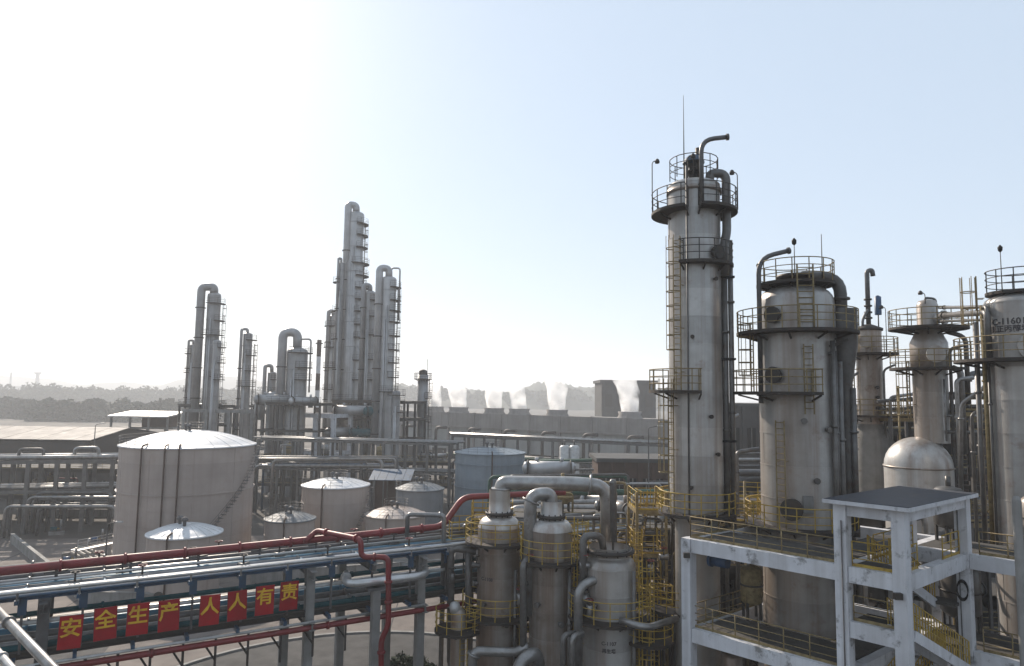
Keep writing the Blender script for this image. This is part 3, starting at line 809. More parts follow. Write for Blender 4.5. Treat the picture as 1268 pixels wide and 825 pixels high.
# ================================================================== TANKS
def tank(px0, px1, yedge, ybase, label, shell, roof, dome=0.12, stair=None, rail=True, lines=(), cr_h=1.8, name='storage_tank', vents=2, ring_at=()):
    pc = (px0 + px1) / 2
    b = onz(pc, ybase, 0); Y = b.y
    R = W(px1 - px0, Y) / 2 * math.cos(math.atan((pc - 634) / FOC))
    c = at(pc, yedge, Y + R)
    c = Vector((at(pc, (yedge + ybase) / 2, Y + R * 0.9).x, Y + R, 0))
    R = R * (Y + R) / Y * 0.985
    H = at(pc, yedge, Y + R * 0.5).z
    t = thing(name, label, 'tank', (c.x, c.y, 0))
    n = max(2, round(H / cr_h)); h = H / n
    seg = 64
    proto = None
    for i in range(n):
        if proto is None:
            mb = MB().lathe([(R, 0), (R, h)], c, seg).lathe([(R + 0.03, h - 0.05), (R + 0.03, h + 0.02)], c, seg).lathe([(R, h - 0.05), (R + 0.03, h - 0.05)], c, seg).lathe([(R + 0.03, h + 0.02), (R, h + 0.02)], c, seg)
            for k in range(10):
                p = pol(c, R + 0.005, k * 36 + 11, 0); mb.bar(p, p + Vector((0, 0, h - 0.04)), 0.05, 0.02)
            proto = mb.build('shell_course', shell, t)
        else:
            o = clone(proto, (0, 0, h * i))
            o.rotation_euler.z = 0
    mb = MB()
    prof = [(R + 0.18, H - 0.05), (R + 0.18, H + 0.1)] + [(R * math.cos(k * PI / 2 / 14) if k < 14 else 0.01, H + 0.12 + R * 2 * dome * math.sin(k * PI / 2 / 14) ** 1.6) for k in range(15)]
    # shallow spherical roof
    Rs = (R * R + (2 * R * dome) ** 2) / (2 * 2 * R * dome)
    prof = [(R - 0.1, H - 0.06), (R + 0.16, H - 0.06), (R + 0.16, H + 0.1)] + [(max(0.01, R * (1 - k / 12)), H + 0.1 + 2 * R * dome - (Rs - math.sqrt(max(0, Rs * Rs - (R * (1 - k / 12)) ** 2)))) for k in range(0, 13)]
    ro = mb.lathe(prof, c, seg, capt=False).build('roof', roof, t)
    for k in range(24):                                                      # roof plates lap along radial seams
        pts = []
        for j in range(0, 11, 2):
            rj = R * (1 - j / 12); pts.append(pol(c, rj, k * 15, H + 0.115 + 2 * R * dome - (Rs - math.sqrt(max(0, Rs * Rs - rj * rj)))))
        mb = MB()
        for i in range(len(pts) - 1): mb.bar(pts[i], pts[i + 1], 0.06, 0.03)
        mb.build('roof_seam', roof, ro)
    zt = H + 0.1 + 2 * R * dome
    for k in range(vents):
        p = pol(c, 0.5 + 0.5 * k, 200 + 90 * k, zt - 0.1)
        MB().lathe([(0.16, p.z), (0.16, p.z + 0.5), (0.34, p.z + 0.55), (0.30, p.z + 0.8), (0.02, p.z + 0.9)], p, 12).build('roof_vent', 'grey_steel', t)
    if rail:
        path = [pol(c, R + 0.05, a, H + 0.12) for a in range(150, 300, 8)]
        rail_mesh(path, 1.0, 0.022, 1.6, toe=False).build('roof_railing', 'grey_steel', ro)
        path = [pol(c, 1.5, a, zt - 0.12) for a in range(0, 360, 30)]
        rail_mesh(path, 1.0, 0.022, 1.2, True, toe=False).build('hatch_railing', 'grey_steel', ro)
    for a in lines:
        pipe('shell_pipe', [pol(c, R + 0.2, a, 0.2), pol(c, R + 0.2, a, H + 0.3), pol(c, R - 0.7, a, H + 0.5)], 0.09, 'brown_wall', t, seg=8)
    for rz_ in ring_at:
        MB().ring(c, R, R + 0.12, H * rz_, 0.14, seg=seg).build('wind_girder', shell, t)
    if stair:
        a0, a1 = stair; n = max(12, int(abs(a1 - a0) / 360 * 2 * PI * R / 0.3))
        for s in range(n):
            a = a0 + (a1 - a0) * s / n
            p0 = pol(c, R + 0.05, a, H * s / n + 0.2); p1 = pol(c, R + 0.75, a, H * s / n + 0.2)
            MB().bar(p0, p1, 0.28, 0.04).build('stair_tread', 'grey_steel', t)
        path = [pol(c, R + 0.75, a0 + (a1 - a0) * s / 14, H * s / 14 + 0.2) for s in range(15)]
        rail_mesh(path, 1.0, 0.025, 1.4, toe=False).build('stair_railing', 'grey_steel', t)
    MB().lathe([(R + 0.5, 0), (R + 0.5, 0.3), (R - 0.1, 0.32)], c, seg).build('foundation_ring', 'pale_concrete', t)
    manhole(t, c, R, 262, 1.0, 0.4)
    return t
tank(142, 312, 553, 712, 'largest beige storage tank with pale domed roof', 'tank_beige', 'tank_roof', 0.11, stair=(-75, 15), lines=(256, 276, 287), ring_at=(0.62,))
tank(178, 271, 664, 752, 'small tank with a bright pale dome in front of the largest tank', 'tank_beige', 'tank_roof', 0.12, lines=(270,), rail=False)
tank(372, 455, 603, 684, 'medium beige tank with pale dome standing behind the red pipe', 'tank_beige', 'tank_roof', 0.10, stair=(-60, 5), lines=(262,))
tank(326, 388, 645, 704, 'low grey-beige tank left of the medium beige tank', 'tank_beige', 'tank_grey', 0.13, lines=(275,))
tank(452, 525, 640, 696, 'low wide beige tank right of the medium beige tank', 'tank_beige', 'tank_beige', 0.12, lines=(262,))
tank(490, 548, 607, 672, 'grey tank tucked behind the low wide beige tank', 'tank_grey', 'tank_grey', 0.13)
tank(563, 649, 562, 660, 'tall blue storage tank behind the piping in the middle', 'tank_blue', 'tank_blue', 0.07, lines=(275,), ring_at=(0.55, 0.86))

# ================================================================== OPEN FRAMES AND MIDDLE RACKS
def open_frame(name, label, p0, p1, depth, levels, nb, mat, post=0.5, beam=0.5, group=None, cat='frame', slab=None, rail_top=None, nd=1, base=0.0):
    p0 = Vector((p0[0], p0[1], base)); p1 = Vector((p1[0], p1[1], base))
    u_ = (p1 - p0).normalized(); n_ = Vector((-u_.y, u_.x, 0))
    if n_.y < 0: n_ = -n_
    t = thing(name, label, cat, (p0 + p1) * 0.5, group)
    ztop = levels[-1]
    for i in range(nb + 1):
        for j in range(nd + 1):
            b = p0.lerp(p1, i / nb) + n_ * (depth * j / nd)
            MB().bar(b, b + Vector((0, 0, ztop - base)), post, post, up=n_).build('post', mat, t)
    for z in levels:
        for j in range(nd + 1):
            o_ = n_ * (depth * j / nd)
            for i in range(nb):
                a = p0.lerp(p1, i / nb) + o_ + u_ * post / 2; b = p0.lerp(p1, (i + 1) / nb) + o_ - u_ * post / 2
                zz = Vector((0, 0, z - base - beam / 2))
                MB().bar(a + zz, b + zz, post * 0.8, beam).build('beam', mat, t)
        for i in range(nb + 1):
            a = p0.lerp(p1, i / nb); zz = Vector((0, 0, z - base - beam / 2))
            MB().bar(a + zz + n_ * post / 2, a + n_ * (depth - post / 2) + zz, post * 0.7, beam * 0.9).build('cross_beam', mat, t)
        if slab and z in slab:
            MB().prism([p0 - u_ * 0.3 - n_ * 0.3, p1 + u_ * 0.3 - n_ * 0.3, p1 + u_ * 0.3 + n_ * (depth + 0.3), p0 - u_ * 0.3 + n_ * (depth + 0.3)], z + 0.01, z + 0.16).build('deck', 'floor_dirty', t)
            if rail_top:
                rail_mesh([p0 - u_ * 0.2 - n_ * 0.2 + Vector((0, 0, z - base + 0.16)), p1 + u_ * 0.2 - n_ * 0.2 + Vector((0, 0, z - base + 0.16))], 1.1, 0.03, 1.6).build('railing', rail_top, t)
    return t, p0, p1, u_, n_
ORD = ['frontmost', 'second from the front', 'third from the front', 'fourth from the front', 'fifth from the front', 'sixth from the front', 'seventh from the front', 'rearmost']
COLN = {'silver_pipe': 'silver', 'grey_pipe': 'grey', 'dark_pipe': 'dark', 'blue_steel': 'blue', 'green_paint': 'green', 'teal_paint': 'teal', 'yellow_faded': 'yellowish'}
def rack_pipes(p0, p1, n_, z, offs, mats, radii, label, group, wob=0.0, name='rack_pipe'):
    u_ = (p1 - p0).normalized()
    for i, o_ in enumerate(offs):
        r = radii[i % len(radii)]; ext = random.uniform(0.5, 2.5)
        a = p0 + n_ * o_ - u_ * ext + Vector((0, 0, z - p0.z + r)); b = p1 + n_ * o_ + u_ * ext + Vector((0, 0, z - p0.z + r))
        pts = [a, b]
        if wob:
            k = random.uniform(0.25, 0.75); m0 = a.lerp(b, k); d = 1.3 + r
            if random.random() < wob: pts = [a, m0, m0 + Vector((0, 0, 1.2)), m0 + u_ * 2 * d + Vector((0, 0, 1.2)), m0 + u_ * 2 * d, b]
        pipe(name, pts, r, mats[i % len(mats)], None, COLN[mats[i % len(mats)]] + ' ' + label + ', ' + ORD[i], 'pipe', group, seg=10)
# white concrete frame under the fat vessel
f = open_frame('concrete_frame', 'white concrete frame below the far columns', at(347, 530, 140), at(413, 530, 136), 6, [8.5, 16.0], 3, 'white_paint', 0.75, 0.8)
f = open_frame('concrete_frame', 'pale concrete frame left of the fat far vessel', at(228, 520, 146), at(342, 520, 142), 7, [9.0, 16.4], 4, 'pale_concrete', 0.7, 0.7)
f = open_frame('steel_structure', 'dark steel structure around the feet of the tallest columns', at(412, 520, 146), at(500, 530, 140), 9, [6.0, 11.0, 15.0, 18.5], 4, 'dark_steel', 0.35, 0.4, slab=[15.0, 18.5], rail_top='dark_steel', nd=2)
f = open_frame('steel_structure', 'dark steel structure around the far left column cluster', at(222, 510, 152), at(290, 510, 150), 8, [8.0, 13.0, 17.0], 3, 'dark_steel', 0.35, 0.4, slab=[17.0], rail_top='dark_steel')
f = open_frame('steel_structure', 'dark steel structure under the large arched pipe', at(318, 510, 134), at(396, 510, 132), 7, [8.0, 13.0, 18.0], 3, 'dark_steel', 0.32, 0.4, slab=[18.0], rail_top='dark_steel')
# horizontal exchangers lying on the structures
def exchanger(p, L, r, rz, mat, label, group='heat exchangers in the far structures'):
    p = Vector(p); d = Vector((math.cos(rz), math.sin(rz), 0))
    t = thing('heat_exchanger', label, 'exchanger', p, group)
    a, b = p - d * L / 2 + Vector((0, 0, r + 0.5)), p + d * L / 2 + Vector((0, 0, r + 0.5))
    MB().tube([a, b], r, 18).build('shell', mat, t)
    for e, s in ((a, -1), (b, 1)):
        MB().tube([e, e + d * s * 0.12], r * 1.18, 18).build('flange', 'dark_steel', t)
        MB().tube([e + d * s * 0.12, e + d * s * (0.12 + r * 0.4), e + d * s * (0.12 + r * 0.7)], [r, r * 0.85, r * 0.3], 18).build('head', mat, t)
    for k in (-0.3, 0.3):
        q = p + d * L * k
        MB().box(q + Vector((0, 0, 0.3 + r * 0.15)), (0.3, r * 1.6, 0.6 + r * 0.3), rz).build('saddle', 'pale_concrete', t)
        MB().tube([q + Vector((0, 0, r * 1.9 + 0.5)), q + Vector((0, 0, r * 2 + 1.0))], r * 0.25, 10).build('nozzle', mat, t)
    return t
for i, (px, py, Y, L, r, mat, lab) in enumerate([(436, 512, 139, 7, 1.0, 'far_steel_pale', 'pale exchanger on the deck below the tallest columns'), (470, 516, 138, 6, 0.9, 'teal_paint', 'teal exchanger on the deck below the second tallest column'), (420, 535, 138, 6, 0.9, 'far_steel', 'grey exchanger on the lower deck beside the concrete frame'), (452, 533, 138, 6, 0.8, 'teal_paint', 'teal exchanger on the lower deck among the columns'), (335, 505, 133, 6, 1.0, 'far_steel', 'grey exchanger under the large arched pipe'), (372, 506, 133, 5, 0.8, 'far_steel_pale', 'pale exchanger next to the fat far vessel'), (250, 508, 151, 6, 0.9, 'far_steel', 'grey exchanger at the foot of the far left cluster')]):
    q = at(px, py, Y)
    z = min([15.16, 18.66, 11.0, 18.16, 17.16, 6.0], key=lambda k: abs(k - q.z))
    exchanger((q.x, q.y + 2, z), L, r, R_(8 + 20 * (i % 3)), mat, lab)
p = at(345, 490, 138)
pipe('duct', [at(320, 520, 139), at(322, 494, 139), at(350, 489, 139), at(366, 488, 139)], 1.0, 'far_steel', None, 'thick grey duct elbow leading to the large arched pipe', rad=3)

# long rack across the middle
f, p0, p1, u_, n_ = open_frame('pipe_rack', 'long concrete pipe rack crossing behind the medium tanks', at(318, 590, 118), at(556, 590, 112), 5, [7.5, 12.2], 9, 'concrete_grey', 0.38, 0.3, cat='pipe rack')
rack_pipes(p0, p1, n_, 12.25, [0.3, 1.1, 1.8, 2.6, 3.3, 4.2], ['silver_pipe', 'blue_steel', 'grey_pipe', 'blue_steel', 'silver_pipe', 'grey_pipe'], [0.15, 0.1, 0.13, 0.1, 0.16], 'pipe, top tier of the middle rack', 'top pipes of the middle rack', 0)
rack_pipes(p0, p1, n_, 7.55, [0.4, 1.2, 2.1, 3.1, 4.0], ['grey_pipe', 'silver_pipe', 'blue_steel'], [0.12, 0.15, 0.1], 'pipe, lower tier of the middle rack', 'lower pipes of the middle rack', 0)
for z, off in ((13.4, 0.0), (13.9, 2.0)):
    pass
# rack behind the tall blue tank running right
f, p0, p1, u_, n_ = open_frame('pipe_rack', 'pipe rack running right behind the tall blue tank', at(560, 560, 150), at(830, 565, 128), 5, [7.0, 11.5], 6, 'grey_steel', 0.4, 0.45, cat='pipe rack')
rack_pipes(p0, p1, n_, 11.55, [0.3, 1.2, 2.2, 3.2, 4.2], ['silver_pipe', 'grey_pipe', 'silver_pipe'], [0.18, 0.13, 0.2], 'pipe, top of rack behind blue tank', 'top pipes of the rack behind the blue tank', 0)
rack_pipes(p0, p1, n_, 7.05, [0.4, 1.5, 2.6, 3.7], ['green_paint', 'grey_pipe', 'dark_pipe'], [0.3, 0.22, 0.35], 'pipe, lower tier behind blue tank', 'lower pipes of the rack behind the blue tank')
# rack at the far left, in front of the long shed
f, p0, p1, u_, n_ = open_frame('pipe_rack', 'concrete pipe rack at the left edge beside the largest tank', at(-40, 600, 96), at(138, 600, 101), 5, [6.0, 10.1], 5, 'concrete_grey', 0.5, 0.5, cat='pipe rack')
rack_pipes(p0, p1, n_, 10.15, [0.4, 1.5, 2.6, 3.8], ['silver_pipe', 'grey_pipe', 'silver_pipe'], [0.3, 0.2, 0.24], 'pipe, top tier of the left rack', 'top pipes of the left edge rack', 0.2)
rack_pipes(p0, p1, n_, 6.05, [0.3, 1.1, 2.0, 3.0, 4.0], ['grey_pipe', 'silver_pipe', 'dark_pipe'], [0.18, 0.22, 0.14], 'pipe, lower tier of the left rack', 'lower pipes of the left edge rack', 0)
# long shed with a pale gable roof, far left
def shed(label, px0, px1, yeave, Y, depth, rise, mat_shade_wall, mat_roof, nwin, name='shed'):
    a, b = at(px0, yeave, Y), at(px1, yeave, Y)
    z = a.z; L = b.x - a.x
    t = thing(name, label, 'shed', ((a.x + b.x) / 2, Y, 0))
    MB().box(((a.x + b.x) / 2, Y + depth / 2, z / 2 - 0.1), (L - 0.4, depth - 0.6, z - 0.2)).build('wall', mat_shade_wall, t)  # solid dark body, its colour standing in for the shaded open inside
    n = max(4, int(L / 3))
    for sgn in (0, 1):
        for k in range(n):
            x0 = a.x + L * k / n + 0.02; x1 = a.x + L * (k + 1) / n - 0.02
            y0 = Y if sgn == 0 else Y + depth; y1 = Y + depth / 2
            e = 0.03 * (k % 2)
            vs_ = [Vector((x0, y0, z + e)), Vector((x1, y0, z + e)), Vector((x1, y1, z + rise + e)), Vector((x0, y1, z + rise + e))]
            vs_ += [v + Vector((0, 0, 0.1)) for v in vs_]
            MB().add(vs_, [(3, 2, 1, 0), (4, 5, 6, 7), (0, 1, 5, 4), (1, 2, 6, 5), (2, 3, 7, 6), (3, 0, 4, 7)]).build('roof_sheet', mat_roof, t)
    for x in (a.x + 0.25, b.x - 0.25):
        MB().add([Vector((x, Y + 0.3, z - 0.25)), Vector((x, Y + depth - 0.3, z - 0.25)), Vector((x, Y + depth / 2, z + rise - 0.03))], [(0, 1, 2)]).build('gable', mat_shade_wall, t)
    for k in range(nwin):
        x = a.x + L * (k + 0.5) / nwin
        MB().box((x, Y + 0.27, z * 0.6), (L / nwin * 0.5, 0.12, 1.8)).build('window', 'black', t)
        MB().box((x, Y + 0.22, z * 0.6 - 1.0), (L / nwin * 0.56, 0.3, 0.12)).build('sill', 'pale_concrete', t)
    return t
shed('long shed with pale gable roof at the left edge', -90, 112, 543, 128, 26, 1.7, 'dark_steel', 'shed_roof', 8)
# white-roofed canopy
a, b = at(142, 516, 165), at(215, 516, 165)
t = thing('canopy', 'white-roofed canopy on posts above the largest tank', 'canopy', ((a.x + b.x) / 2, 165, 0))
for k in range(6):
    x0 = a.x + (b.x - a.x) * k / 6; x1 = a.x + (b.x - a.x) * (k + 1) / 6 - 0.04
    MB().add([Vector((x0, 162, a.z)), Vector((x1, 162, a.z)), Vector((x1, 172, a.z + 0.9)), Vector((x0, 172, a.z + 0.9)), Vector((x0, 162, a.z + 0.35)), Vector((x1, 162, a.z + 0.35)), Vector((x1, 172, a.z + 1.25)), Vector((x0, 172, a.z + 1.25))], [(3, 2, 1, 0), (4, 5, 6, 7), (0, 1, 5, 4), (1, 2, 6, 5), (2, 3, 7, 6), (3, 0, 4, 7)]).build('roof_sheet', 'white_metal', t)
for k in range(4):
    for y in (163, 171):
        x = a.x + 0.4 + (b.x - a.x - 0.8) * k / 3
        MB().bar((x, y, 0), (x, y, a.z + (0.05 if y < 165 else 0.8)), 0.4).build('post', 'pale_concrete', t)
MB().box(((a.x + b.x) / 2, 168, 11.2), (b.x - a.x - 0.5, 5, 0.4)).build('floor', 'pale_concrete', t)
MB().box(((a.x + b.x) / 2 + 2, 168.5, 12.9), (7, 3, 3.0)).build('enclosure', 'brown_wall', t)

# brown brick building and grey hall behind the tall columns
def hall(label, px0, px1, ytop, Y, depth, mat, nb, name='hall'):
    a, b = at(px0, ytop, Y), at(px1, ytop, Y); L = b.x - a.x; z = a.z
    t = thing(name, label, 'building', ((a.x + b.x) / 2, Y, 0))
    MB().box(((a.x + b.x) / 2, Y + depth / 2, z / 2), (L, depth, z)).build('wall', mat, t)
    MB().box(((a.x + b.x) / 2, Y + depth / 2, z + 0.25), (L + 0.8, depth + 0.8, 0.5)).build('roof', 'grey_wall', t)
    for k in range(nb + 1):
        x = a.x + L * k / nb
        MB().box((x, Y - 0.12, z / 2), (0.4, 0.24, z)).build('pilaster', mat, t)
    for k in range(nb):
        x = a.x + L * (k + 0.5) / nb
        for zz in (z * 0.32, z * 0.72):
            w = MB().box((x, Y - 0.04, zz), (L / nb * 0.5, 0.1, z * 0.2)).build('window', 'black', t)
            MB().box((x, Y - 0.12, zz - z * 0.11), (L / nb * 0.56, 0.3, 0.15)).build('sill', 'pale_concrete', w)
            MB().box((x, Y - 0.1, zz), (0.12, 0.08, z * 0.2)).build('mullion', 'pale_concrete', w)
    return t
hall('grey hall seen between the tallest tower and the wide tower', 880, 1060, 503, 112, 18, 'grey_wall', 9)
hall('brown hall behind the pale domed vessel on the right', 1030, 1330, 510, 96, 14, 'brown_wall', 8)
hall('low brown brick building between the blue tank and the tallest tower', 742, 858, 572, 92, 8, 'brown_wall', 7)

# ================================================================== NEAR PIPE RACK WITH THE RED BOARDS
def rk_t(px, py, n=0.0):
    "distance along the rack (at offset n) of the vertical line seen at px"
    d = ray(px, py)
    A = RK0 + N * n
    # (A + U t).xy parallel to d.xy
    return (A.y * d.x - A.x * d.y) / (U.x * d.y - U.y * d.x)
ZT, ZL = 10.7, 8.1
t_posts = [rk_t(54, 760), rk_t(383, 740), rk_t(458, 740), rk_t(520, 740)]
t_posts = [t_posts[0] - 12.5] + t_posts + [t_posts[-1] + 7, t_posts[-1] + 14]
WD = 5.2
rack = thing('pipe_rack', 'near pipe rack carrying the row of red boards', 'pipe rack', rk(5))
for i, t_ in enumerate(t_posts):
    for n_ in (0.0, WD):
        if n_ == 0 and i == 3: continue
        b = rk(t_, n_)
        MB().bar(b, b + Vector((0, 0, ZT)), 0.46, 0.46, up=N).build('post', 'pale_concrete' if i > 1 else 'grey_steel', rack)
        MB().prism([b + U * i_ * 0.45 + N * j_ * 0.45 for i_, j_ in ((-1, -1), (1, -1), (1, 1), (-1, 1))], 0, 0.5).build('footing', 'pale_concrete', rack)
    for z in (ZT - 0.3, ZL - 0.3):
        MB().ibeam(rk(t_, -0.9, z), rk(t_, WD + 0.6, z), 0.3, 0.42).build('cross_beam', 'grey_steel' if i < 2 else 'pale_concrete', rack)
for z in (ZT - 0.1, ZL - 0.1):
    for n_ in (-0.05, WD):
        MB().ibeam(rk(t_posts[0], n_, z + 0.32), rk(t_posts[-1], n_, z + 0.32), 0.28, 0.46 if z > 9 else 0.3).build('long_beam', 'blue_steel' if z > 9 else 'dark_steel', rack)
tt = t_posts[0]
while tt < t_posts[-1]:                                                       # blue outriggers and diagonal braces
    for z in (ZT, ZL):
        MB().bar(rk(tt, -0.75, z + 0.05), rk(tt, WD + 0.3, z + 0.05), 0.16, 0.2).build('outrigger', 'blue_steel', rack)
    MB().bar(rk(tt + 0.2, -0.24, ZT - 0.62), rk(tt + 0.2, -0.24, ZT + 0.1), 0.34, 0.05, up=N).build('gusset_plate', 'blue_steel', rack)
    MB().bar(rk(tt + 0.2, -0.18, ZL + 0.3), rk(tt + 0.2, -0.18, ZT - 0.6), 0.1, 0.1, up=N).build('strut', 'grey_steel', rack)
    MB().bar(rk(tt + 0.02, -0.72, ZT + 0.1), rk(tt + 0.02, -0.72, ZT + 0.55), 0.07, 0.07).build('stanchion', 'silver_pipe', rack)
    tt += 2.3
GP = 'pipes laid along the near rack'
runs = [(-0.72, ZT + 0.50, 0.06, 'white_metal', 'thin white pipe along the front top edge of the near rack'),
        (0.0, ZT - 1.05, 0.09, 'white_metal', 'thin white pipe between the two tiers behind the boards'),
        (0.9, ZT - 0.9, 0.12, 'teal_paint', 'teal pipe slung between the two tiers of the near rack'),
        (0.5, ZL + 0.36, 0.17, 'teal_paint', 'teal pipe on the lower tier behind the boards'),
        (1.3, ZL + 0.34, 0.14, 'silver_pipe', 'thin silver pipe on the lower tier behind the boards'),
        (2.1, ZL + 0.38, 0.20, 'grey_pipe', 'grey pipe in the middle of the lower tier'),
        (3.1, ZL + 0.40, 0.22, 'cyan_pipe', 'blue pipe on the lower tier of the near rack'),
        (4.2, ZL + 0.38, 0.20, 'silver_pipe', 'silver pipe at the back of the lower tier')]
tops = [(-0.42, 0.07, 'blue_steel'), (-0.1, 0.06, 'white_metal'), (0.3, 0.12, 'cyan_pipe'), (0.7, 0.09, 'blue_steel'), (1.05, 0.11, 'silver_pipe'), (1.45, 0.1, 'cyan_pipe'), (1.8, 0.08, 'cyan_pipe'), (2.2, 0.14, 'silver_pipe'), (2.6, 0.1, 'cyan_pipe'), (3.0, 0.16, 'grey_pipe'), (3.5, 0.22, 'grey_pipe'), (4.15, 0.28, 'grey_pipe'), (4.75, 0.14, 'silver_pipe'), (5.1, 0.08, 'white_metal')]
ORF = ['frontmost', 'second', 'third', 'fourth', 'fifth', 'sixth', 'seventh', 'eighth', 'ninth', 'tenth', 'eleventh', 'twelfth', 'thirteenth', 'rearmost']
for k, (n_, r, mat) in enumerate(tops):
    runs.append((n_, ZT + 0.16 + r, r, mat, '%s pipe on top of the near rack, %s from the boards' % ({'blue_steel': 'dark blue', 'cyan_pipe': 'bright blue', 'white_metal': 'white', 'dark_pipe': 'dark', 'silver_pipe': 'silver', 'grey_pipe': 'grey'}[mat], ORF[k])))
for n_, z, r, mat, lab in runs:
    fl = [0.12, 0.31, 0.37, 0.55, 0.61, 0.83] if r > 0.1 else []
    pipe('rack_pipe', [rk(t_posts[0] - 4, n_, z), rk(t_posts[-1] + 2, n_, z)], r, mat, None, lab, 'pipe', GP, flanges=fl)
# red pipe below the boards
pipe('red_pipe', [rk(t_posts[0] - 4, -0.55, ZL - 0.42), rk(t_posts[3] + 1.0, -0.55, ZL - 0.42), rk(t_posts[5], -0.55, ZL - 0.42)], 0.15, 'red_paint', None, 'slim red pipe hung under the row of red boards', flanges=[0.3, 0.5, 0.7])
pipe('rack_pipe', [rk(t_posts[0] - 4, -0.62, ZL - 0.12), rk(t_posts[4], -0.62, ZL - 0.12)], 0.075, 'white_metal', None, 'thin white pipe lying just above the slim red pipe', 'pipe', GP)  # white strip built as a tube to draw the red pipe's highlight
for k in range(9):                                                            # hangers below
    t_ = rk_t(108 + 40 * k, 780, -0.55)
    o = MB().bar(rk(t_, -0.55, ZL - 1.9), rk(t_, -0.55, ZL - 0.15), 0.09, 0.09)
    o.bar(rk(t_, -0.55, ZL - 1.25), rk(t_ - 0.55, -0.1, ZL - 0.4), 0.07, 0.07)
    o.build('hanger', 'dark_steel', rack)
# boards
chars = '安全生产人人有责'
pxs = [88, 131, 171, 209.5, 260, 294, 328, 358]
ytops = [763, 753, 748, 744, 738, 733, 727, 722]
names = ['first red board at the left end of the row', 'second red board from the left end of the row', 'third red board from the left end of the row', 'fourth red board, left of the gap in the row', 'fifth red board, right of the gap in the row', 'sixth red board from the left end of the row', 'seventh red board, next to the last one', 'last red board, nearest the concrete post']
for i, ch in enumerate(chars):
    t_ = rk_t(pxs[i], 770 - i * 5, -0.95)
    q = rk(t_, -0.95)
    w = 0.90; h = 1.42; zc_ = at(pxs[i], ytops[i] + 20.0 - i * 0.6, q.y).z
    tilt = [2.0, -1.5, 0.8, -0.6, 1.2, -1.0, 0.4, 1.6][i]
    t = thing('slogan_board', names[i] + ', yellow character on it', 'sign', (q.x, q.y, zc_ - h / 2), 'red slogan boards on the near rack')
    up_ = (Vector((0, 0, 1)) + U * math.sin(R_(tilt))).normalized(); rt_ = (U - Vector((0, 0, 1)) * math.sin(R_(tilt))).normalized()
    cc = Vector((q.x, q.y, zc_))
    a, b = cc - up_ * h / 2, cc + up_ * h / 2
    MB().bar(a, b, w, 0.05, up=N).build('board', 'red_board', t)
    mb = MB()
    for s in (-1, 1):
        mb.bar(a + rt_ * s * (w / 2 - 0.02) + N * 0.05, b + rt_ * s * (w / 2 - 0.02) + N * 0.05, 0.05, 0.05)
        mb.bar(cc + up_ * s * h * 0.35 - rt_ * w / 2 + N * 0.05, cc + up_ * s * h * 0.35 + rt_ * w / 2 + N * 0.05, 0.05, 0.05)
    mb.bar(cc + N * 0.05, cc + N * 0.9, 0.05, 0.05)
    mb.build('bracket', 'grey_steel', t)
    text_mesh(t, ch, cc - N * 0.035 + up_ * 0.14, 0.86, rt_, up_, 'yellow_letter', 'character', 0.02, 0.014)
# big red pipe over the back of the rack, with its riser branch
ZR = 11.7
def rr_p(px, py): return onz(px, py, ZR)
ra = rr_p(-60, 714); rb_ = rr_p(548, 652)
pipe('red_pipe', [ra, rb_, rb_ + Vector((1.2, 1.0, 1.7)), rb_ + Vector((8, 3.2, 1.8))], 0.2, 'red_paint', None, 'large red pipe running the length of the near rack', rad=0.6, flanges=[0.12, 0.2, 0.28, 0.36, 0.44, 0.52, 0.6, 0.68])
# small thin pipe below it on brackets
dv = (rb_ - ra).normalized()
pipe('rack_pipe', [ra + Vector((0.3, -0.5, -0.45)), rb_ + Vector((0.3, -0.5, -0.45))], 0.06, 'white_metal', None, 'thin white line tied under the large red pipe')
k = 0
L_ = (rb_ - ra).length
while k * 3.1 < L_:
    p = ra + dv * (k * 3.1 + 0.8)
    o = MB().bar(p + Vector((0, 0, -1.3)), p + Vector((0, 0, -0.2)), 0.1, 0.1)
    o.bar(p + Vector((-0.3, -0.4, -0.27)), p + Vector((0.3, 0.4, -0.27)), 0.12, 0.08)
    tag(o.build('pipe_support', 'grey_steel'), 'short grey stool under the large red pipe, ' + ORL[k], 'support', 'stools under the large red pipe')
    k += 1
q0 = rr_p(378, 671)
a1 = at(392, 657, 40.5); a2 = at(447, 668, 38.0); 
a2b = at(447, 690, 38.0); a3 = at(481, 690, 38.0); a4 = at(481, 775, 38.0); a5 = at(472, 792, 38.0); a6 = at(472, 880, 38.0)
pipe('red_pipe', [q0, a1, a2, a2b, a3, a4, a5, a6], 0.15, 'red_paint', None, 'red branch pipe stepping down from the large red pipe', rad=0.35, flanges=[0.12, 0.3, 0.42, 0.55, 0.62, 0.8])
# silver loop pipe
zl = at(430, 722, 38.6).z
pl = [at(560, 703, 41), at(436, 716, 38.5), at(428, 722, 36.8), at(440, 726, 36.2), at(520, 713, 38.2), at(530, 708, 39.0), at(526, 700, 40.0), at(500, 700, 40.6)]
pipe('loop_pipe', [rk(rk_t(434, 720), 0.8, zl + 0.1), rk(rk_t(428, 720, -1.2), -1.2, zl + 0.05), rk(rk_t(530, 712, -1.2), -1.2, zl), rk(rk_t(530, 712), 1.0, zl + 0.1), rk(rk_t(505, 712), 1.1, zl + 0.1)], 0.21, 'bright_silver', None, 'thick silver loop of pipe bulging out from the near rack', rad=0.9, flanges=[0.08, 0.92])
